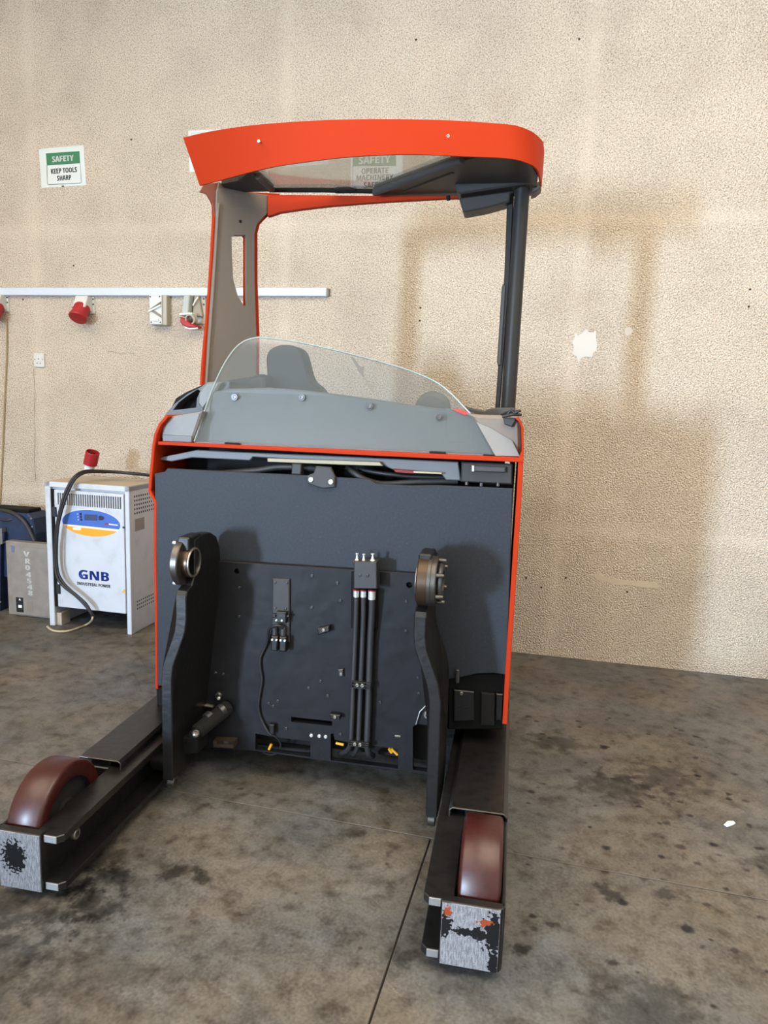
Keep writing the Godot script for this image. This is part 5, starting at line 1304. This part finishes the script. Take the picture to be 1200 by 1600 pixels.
	pipe("border_line", f3, 0.0014, M.word_dark, sg, 4)
	q = [Vector2(-1.9864, 2.8376), Vector2(-1.1666, 2.8271), Vector2(-1.1581, 2.629), Vector2(-1.9801, 2.6167)]
	c = (q[0] + q[2]) / 2
	sg = wall_thing("wall_notice", "wide white notice sheet mostly hidden behind the orange truck visor", "notice", c)
	slab("sheet", sub(q, c), "z", -0.002, 0.002, M.paper, sg, 0.0005)
	f3 = []
	for p in sub([Vector2(-1.9663, 2.8229), Vector2(-1.1804, 2.8144), Vector2(-1.1726, 2.6423), Vector2(-1.9597, 2.6328)], c): f3.append(Vector3(p.x, p.y, 0.0016))
	f3.append(f3[0])
	pipe("border_line", f3, 0.0014, mat(Color(0.6, 0.62, 0.64), 0.6), sg, 4)
	# sockets hanging below the trunking
	red_socket([Vector2(-3.2611, 1.8746)][0], "red industrial socket on the wall cut by the left picture edge", 1.0)
	red_socket([Vector2(-2.6621, 1.8665)][0], "red industrial socket with white hood below the trunking, between two others", 1.0)
	broken_socket([Vector2(-1.9422, 1.8491)][0])
	switch_box([Vector2(-2.1626, 1.8549)][0])
	# wall socket
	c = [Vector2(-3.0021, 1.5488)][0]
	var ws := wall_thing("wall_socket", "small square white three-pin wall socket above the grey box", "socket", c)
	bx("plate", Vector3(-0.037, -0.042, -0.002), Vector3(0.037, 0.042, 0.011), M.socket_white, ws, 0.003)
	for p in [[-0.012, -0.018, 0.006, 0.004], [0.010, -0.018, 0.006, 0.004], [-0.002, 0.008, 0.004, 0.007]]: bx("pin_slot", Vector3(p[0] - p[2] * 0.6, p[1] - p[3] * 0.6, 0.0105), Vector3(p[0] + p[2] * 0.6, p[1] + p[3] * 0.6, 0.0115), M.slot, ws, 0.0)
	for x in [-0.027, 0.027]: bolt("screw", Vector3(x, 0.004, 0.011), 0.003, 0.001, M.bolt_dark, ws)
	bx("rocker", Vector3(0.014, 0.010, 0.010), Vector3(0.024, 0.026, 0.0135), M.socket_white, ws, 0.001)
	# thin flex hanging from the leftmost socket
	var cu := [Vector3(-3.2232, 1.789, 0.01), Vector3(-3.225, 1.7115, 0.01), Vector3(-3.2357, 1.5549, 0.01), Vector3(-3.2535, 1.3963, 0.01), Vector3(-3.2738, 1.1952, 0.01), Vector3(-3.2943, 0.991, 0.01), Vector3(-3.313, 0.8252, 0.01), Vector3(-3.3318, 0.6571, 0.01), Vector3(-3.351, 0.4869, 0.01)]
	var o: Vector3 = cu[0]
	var fx := thing("hanging_flex", "thin beige flex hanging down the wall at the left picture edge", "flex", wall_point(o.x, o.y), WALL_TURN)
	var rel := []
	for p in cu: rel.append(p - Vector3(o.x, o.y, 0))
	pipe("flex_run", curve(rel, 4), 0.004, mat(Color(0.62, 0.55, 0.40), 0.6), fx, 6)

func hood(t: Node3D, m: Material):
	var b := B.new()
	b.ext(PackedVector2Array([Vector2(0.0, 0.063), Vector2(0.050, 0.063), Vector2(0.085, -0.005), Vector2(0.0, -0.03)]), "x", -0.042, 0.042, 0.005)
	obj("hood", b, m, t)
	bx("mounting_plate", Vector3(-0.046, -0.035, -0.002), Vector3(0.056, 0.063, 0.010), m, t, 0.002)
	for p in [Vector3(0.050, 0.050, 0.010), Vector3(0.050, 0.02, 0.010)]: bolt("screw", p, 0.005, 0.002, M.slot, t)

func red_socket(c: Vector2, label: String, k: float):
	var t := wall_thing("industrial_socket", label, "socket", c, "industrial sockets below the trunking")
	hood(t, M.socket_white)
	var ax := Vector3(0, -0.80, 0.60).normalized()
	var p := Vector3(0, 0.0, 0.040)
	var b := B.new()
	b.lathe([Vector2(0, 0), Vector2(0.044, 0), Vector2(0.048, 0.01), Vector2(0.046, 0.07), Vector2(0.050, 0.072), Vector2(0.050, 0.080), Vector2(0.038, 0.080), Vector2(0.036, 0.050), Vector2(0, 0.050)], Transform3D(B.frame(ax), p), 26)
	var r := obj("shell", b, M.red, t)
	bx("cap_lug", Vector3(-0.052, -0.06, 0.06), Vector3(-0.036, -0.03, 0.095), M.red, r, 0.004)
	rod("cap_hinge", Vector3(-0.03, -0.012, 0.092), Vector3(0.03, -0.012, 0.092), 0.007, M.red, r)
	b = B.new()
	b.lathe([Vector2(0, 0.080), Vector2(0.052, 0.080), Vector2(0.053, 0.086), Vector2(0.048, 0.092), Vector2(0, 0.094)], Transform3D(B.frame(ax), p), 26)
	obj("cap", b, mat(Color(0.62, 0.09, 0.10), 0.5), t)

func broken_socket(c: Vector2):
	var t := wall_thing("industrial_socket", "broken grey industrial socket with hanging red lid beside the truck pillar", "socket", c, "industrial sockets below the trunking")
	var m := mat(Color(0.66, 0.68, 0.66), 0.5)
	bx("mounting_plate", Vector3(-0.030, -0.07, -0.002), Vector3(0.062, 0.085, 0.010), M.socket_grey, t, 0.002)
	slab("hood_half", [Vector2(-0.042, 0.085), Vector2(-0.005, 0.085), Vector2(-0.018, -0.02), Vector2(-0.058, -0.018)], "z", 0.0, 0.07, m, t, 0.004)
	slab("hood_half", [Vector2(0.0, 0.085), Vector2(0.030, 0.085), Vector2(0.052, -0.03), Vector2(-0.012, -0.03)], "z", 0.0, 0.03, mat(Color(0.58, 0.54, 0.47), 0.6), t, 0.004)
	pipe("bent_wire", [Vector3(0.0, 0.03, 0.04), Vector3(0.02, 0.055, 0.05), Vector3(0.03, 0.075, 0.04)], 0.004, M.white, t, 6)
	slab("rim", [Vector2(-0.062, -0.020), Vector2(0.018, -0.016), Vector2(0.018, -0.026), Vector2(-0.060, -0.032)], "z", 0.02, 0.09, M.white, t, 0.003)
	var b := B.new()
	b.ringed(Vector3(0.005, -0.045, 0.05), Vector3(0.005, -0.055, 0.09), 0.022, 0.03, 20)
	obj("inner_ring", b, M.socket_grey, t)
	slab("red_lid", [Vector2(-0.058, -0.040), Vector2(-0.035, -0.045), Vector2(0.010, -0.075), Vector2(0.048, -0.088), Vector2(0.040, -0.1), Vector2(-0.01, -0.100), Vector2(-0.045, -0.085), Vector2(-0.056, -0.070)], "z", 0.02, 0.09, M.red, t, 0.006)
	pipe("lid_rim", [Vector3(-0.03, -0.098, 0.08), Vector3(0.0, -0.106, 0.085), Vector3(0.05, -0.102, 0.08)], 0.005, M.white, t, 6)
	for p in [Vector3(0.052, 0.072, 0.010), Vector3(0.052, 0.04, 0.010)]: bolt("screw", p, 0.006, 0.002, M.bolt_dark, t)

func switch_box(c: Vector2):
	var t := wall_thing("switch_box", "grey wall switch box with broken open front, between two red sockets", "switch box", c)
	bx("back_box", Vector3(-0.045, -0.09, -0.002), Vector3(0.055, 0.082, 0.045), M.socket_grey, t, 0.004)
	var f := bx("front_face", Vector3(-0.050, -0.086, 0.044), Vector3(0.030, 0.080, 0.056), M.socket_white, t, 0.003)
	slab("opening", [Vector2(-0.046, 0.0), Vector2(0.028, 0.045), Vector2(0.028, 0.028), Vector2(-0.034, -0.008)], "z", 0.054, 0.0575, mat(Color(0.36, 0.34, 0.31), 0.6), f, 0.0006)
	slab("opening", [Vector2(-0.040, -0.012), Vector2(0.028, -0.05), Vector2(0.028, -0.034), Vector2(-0.018, -0.006)], "z", 0.054, 0.0575, mat(Color(0.50, 0.47, 0.43), 0.6), f, 0.0006)
	slab("lever", [Vector2(-0.054, -0.01), Vector2(0.026, 0.026), Vector2(0.028, 0.016), Vector2(-0.046, -0.018)], "z", 0.055, 0.068, M.white, f, 0.003)
	slab("catch", [Vector2(-0.028, -0.052), Vector2(0.010, -0.052), Vector2(0.010, -0.068), Vector2(-0.028, -0.068)], "z", 0.055, 0.064, M.white, f, 0.003)
	for p in [Vector3(-0.041, 0.07, 0.056), Vector3(0.018, 0.071, 0.056), Vector3(-0.038, -0.074, 0.056), Vector3(0.020, -0.074, 0.056)]: bolt("screw", p, 0.004, 0.002, M.slot, f)
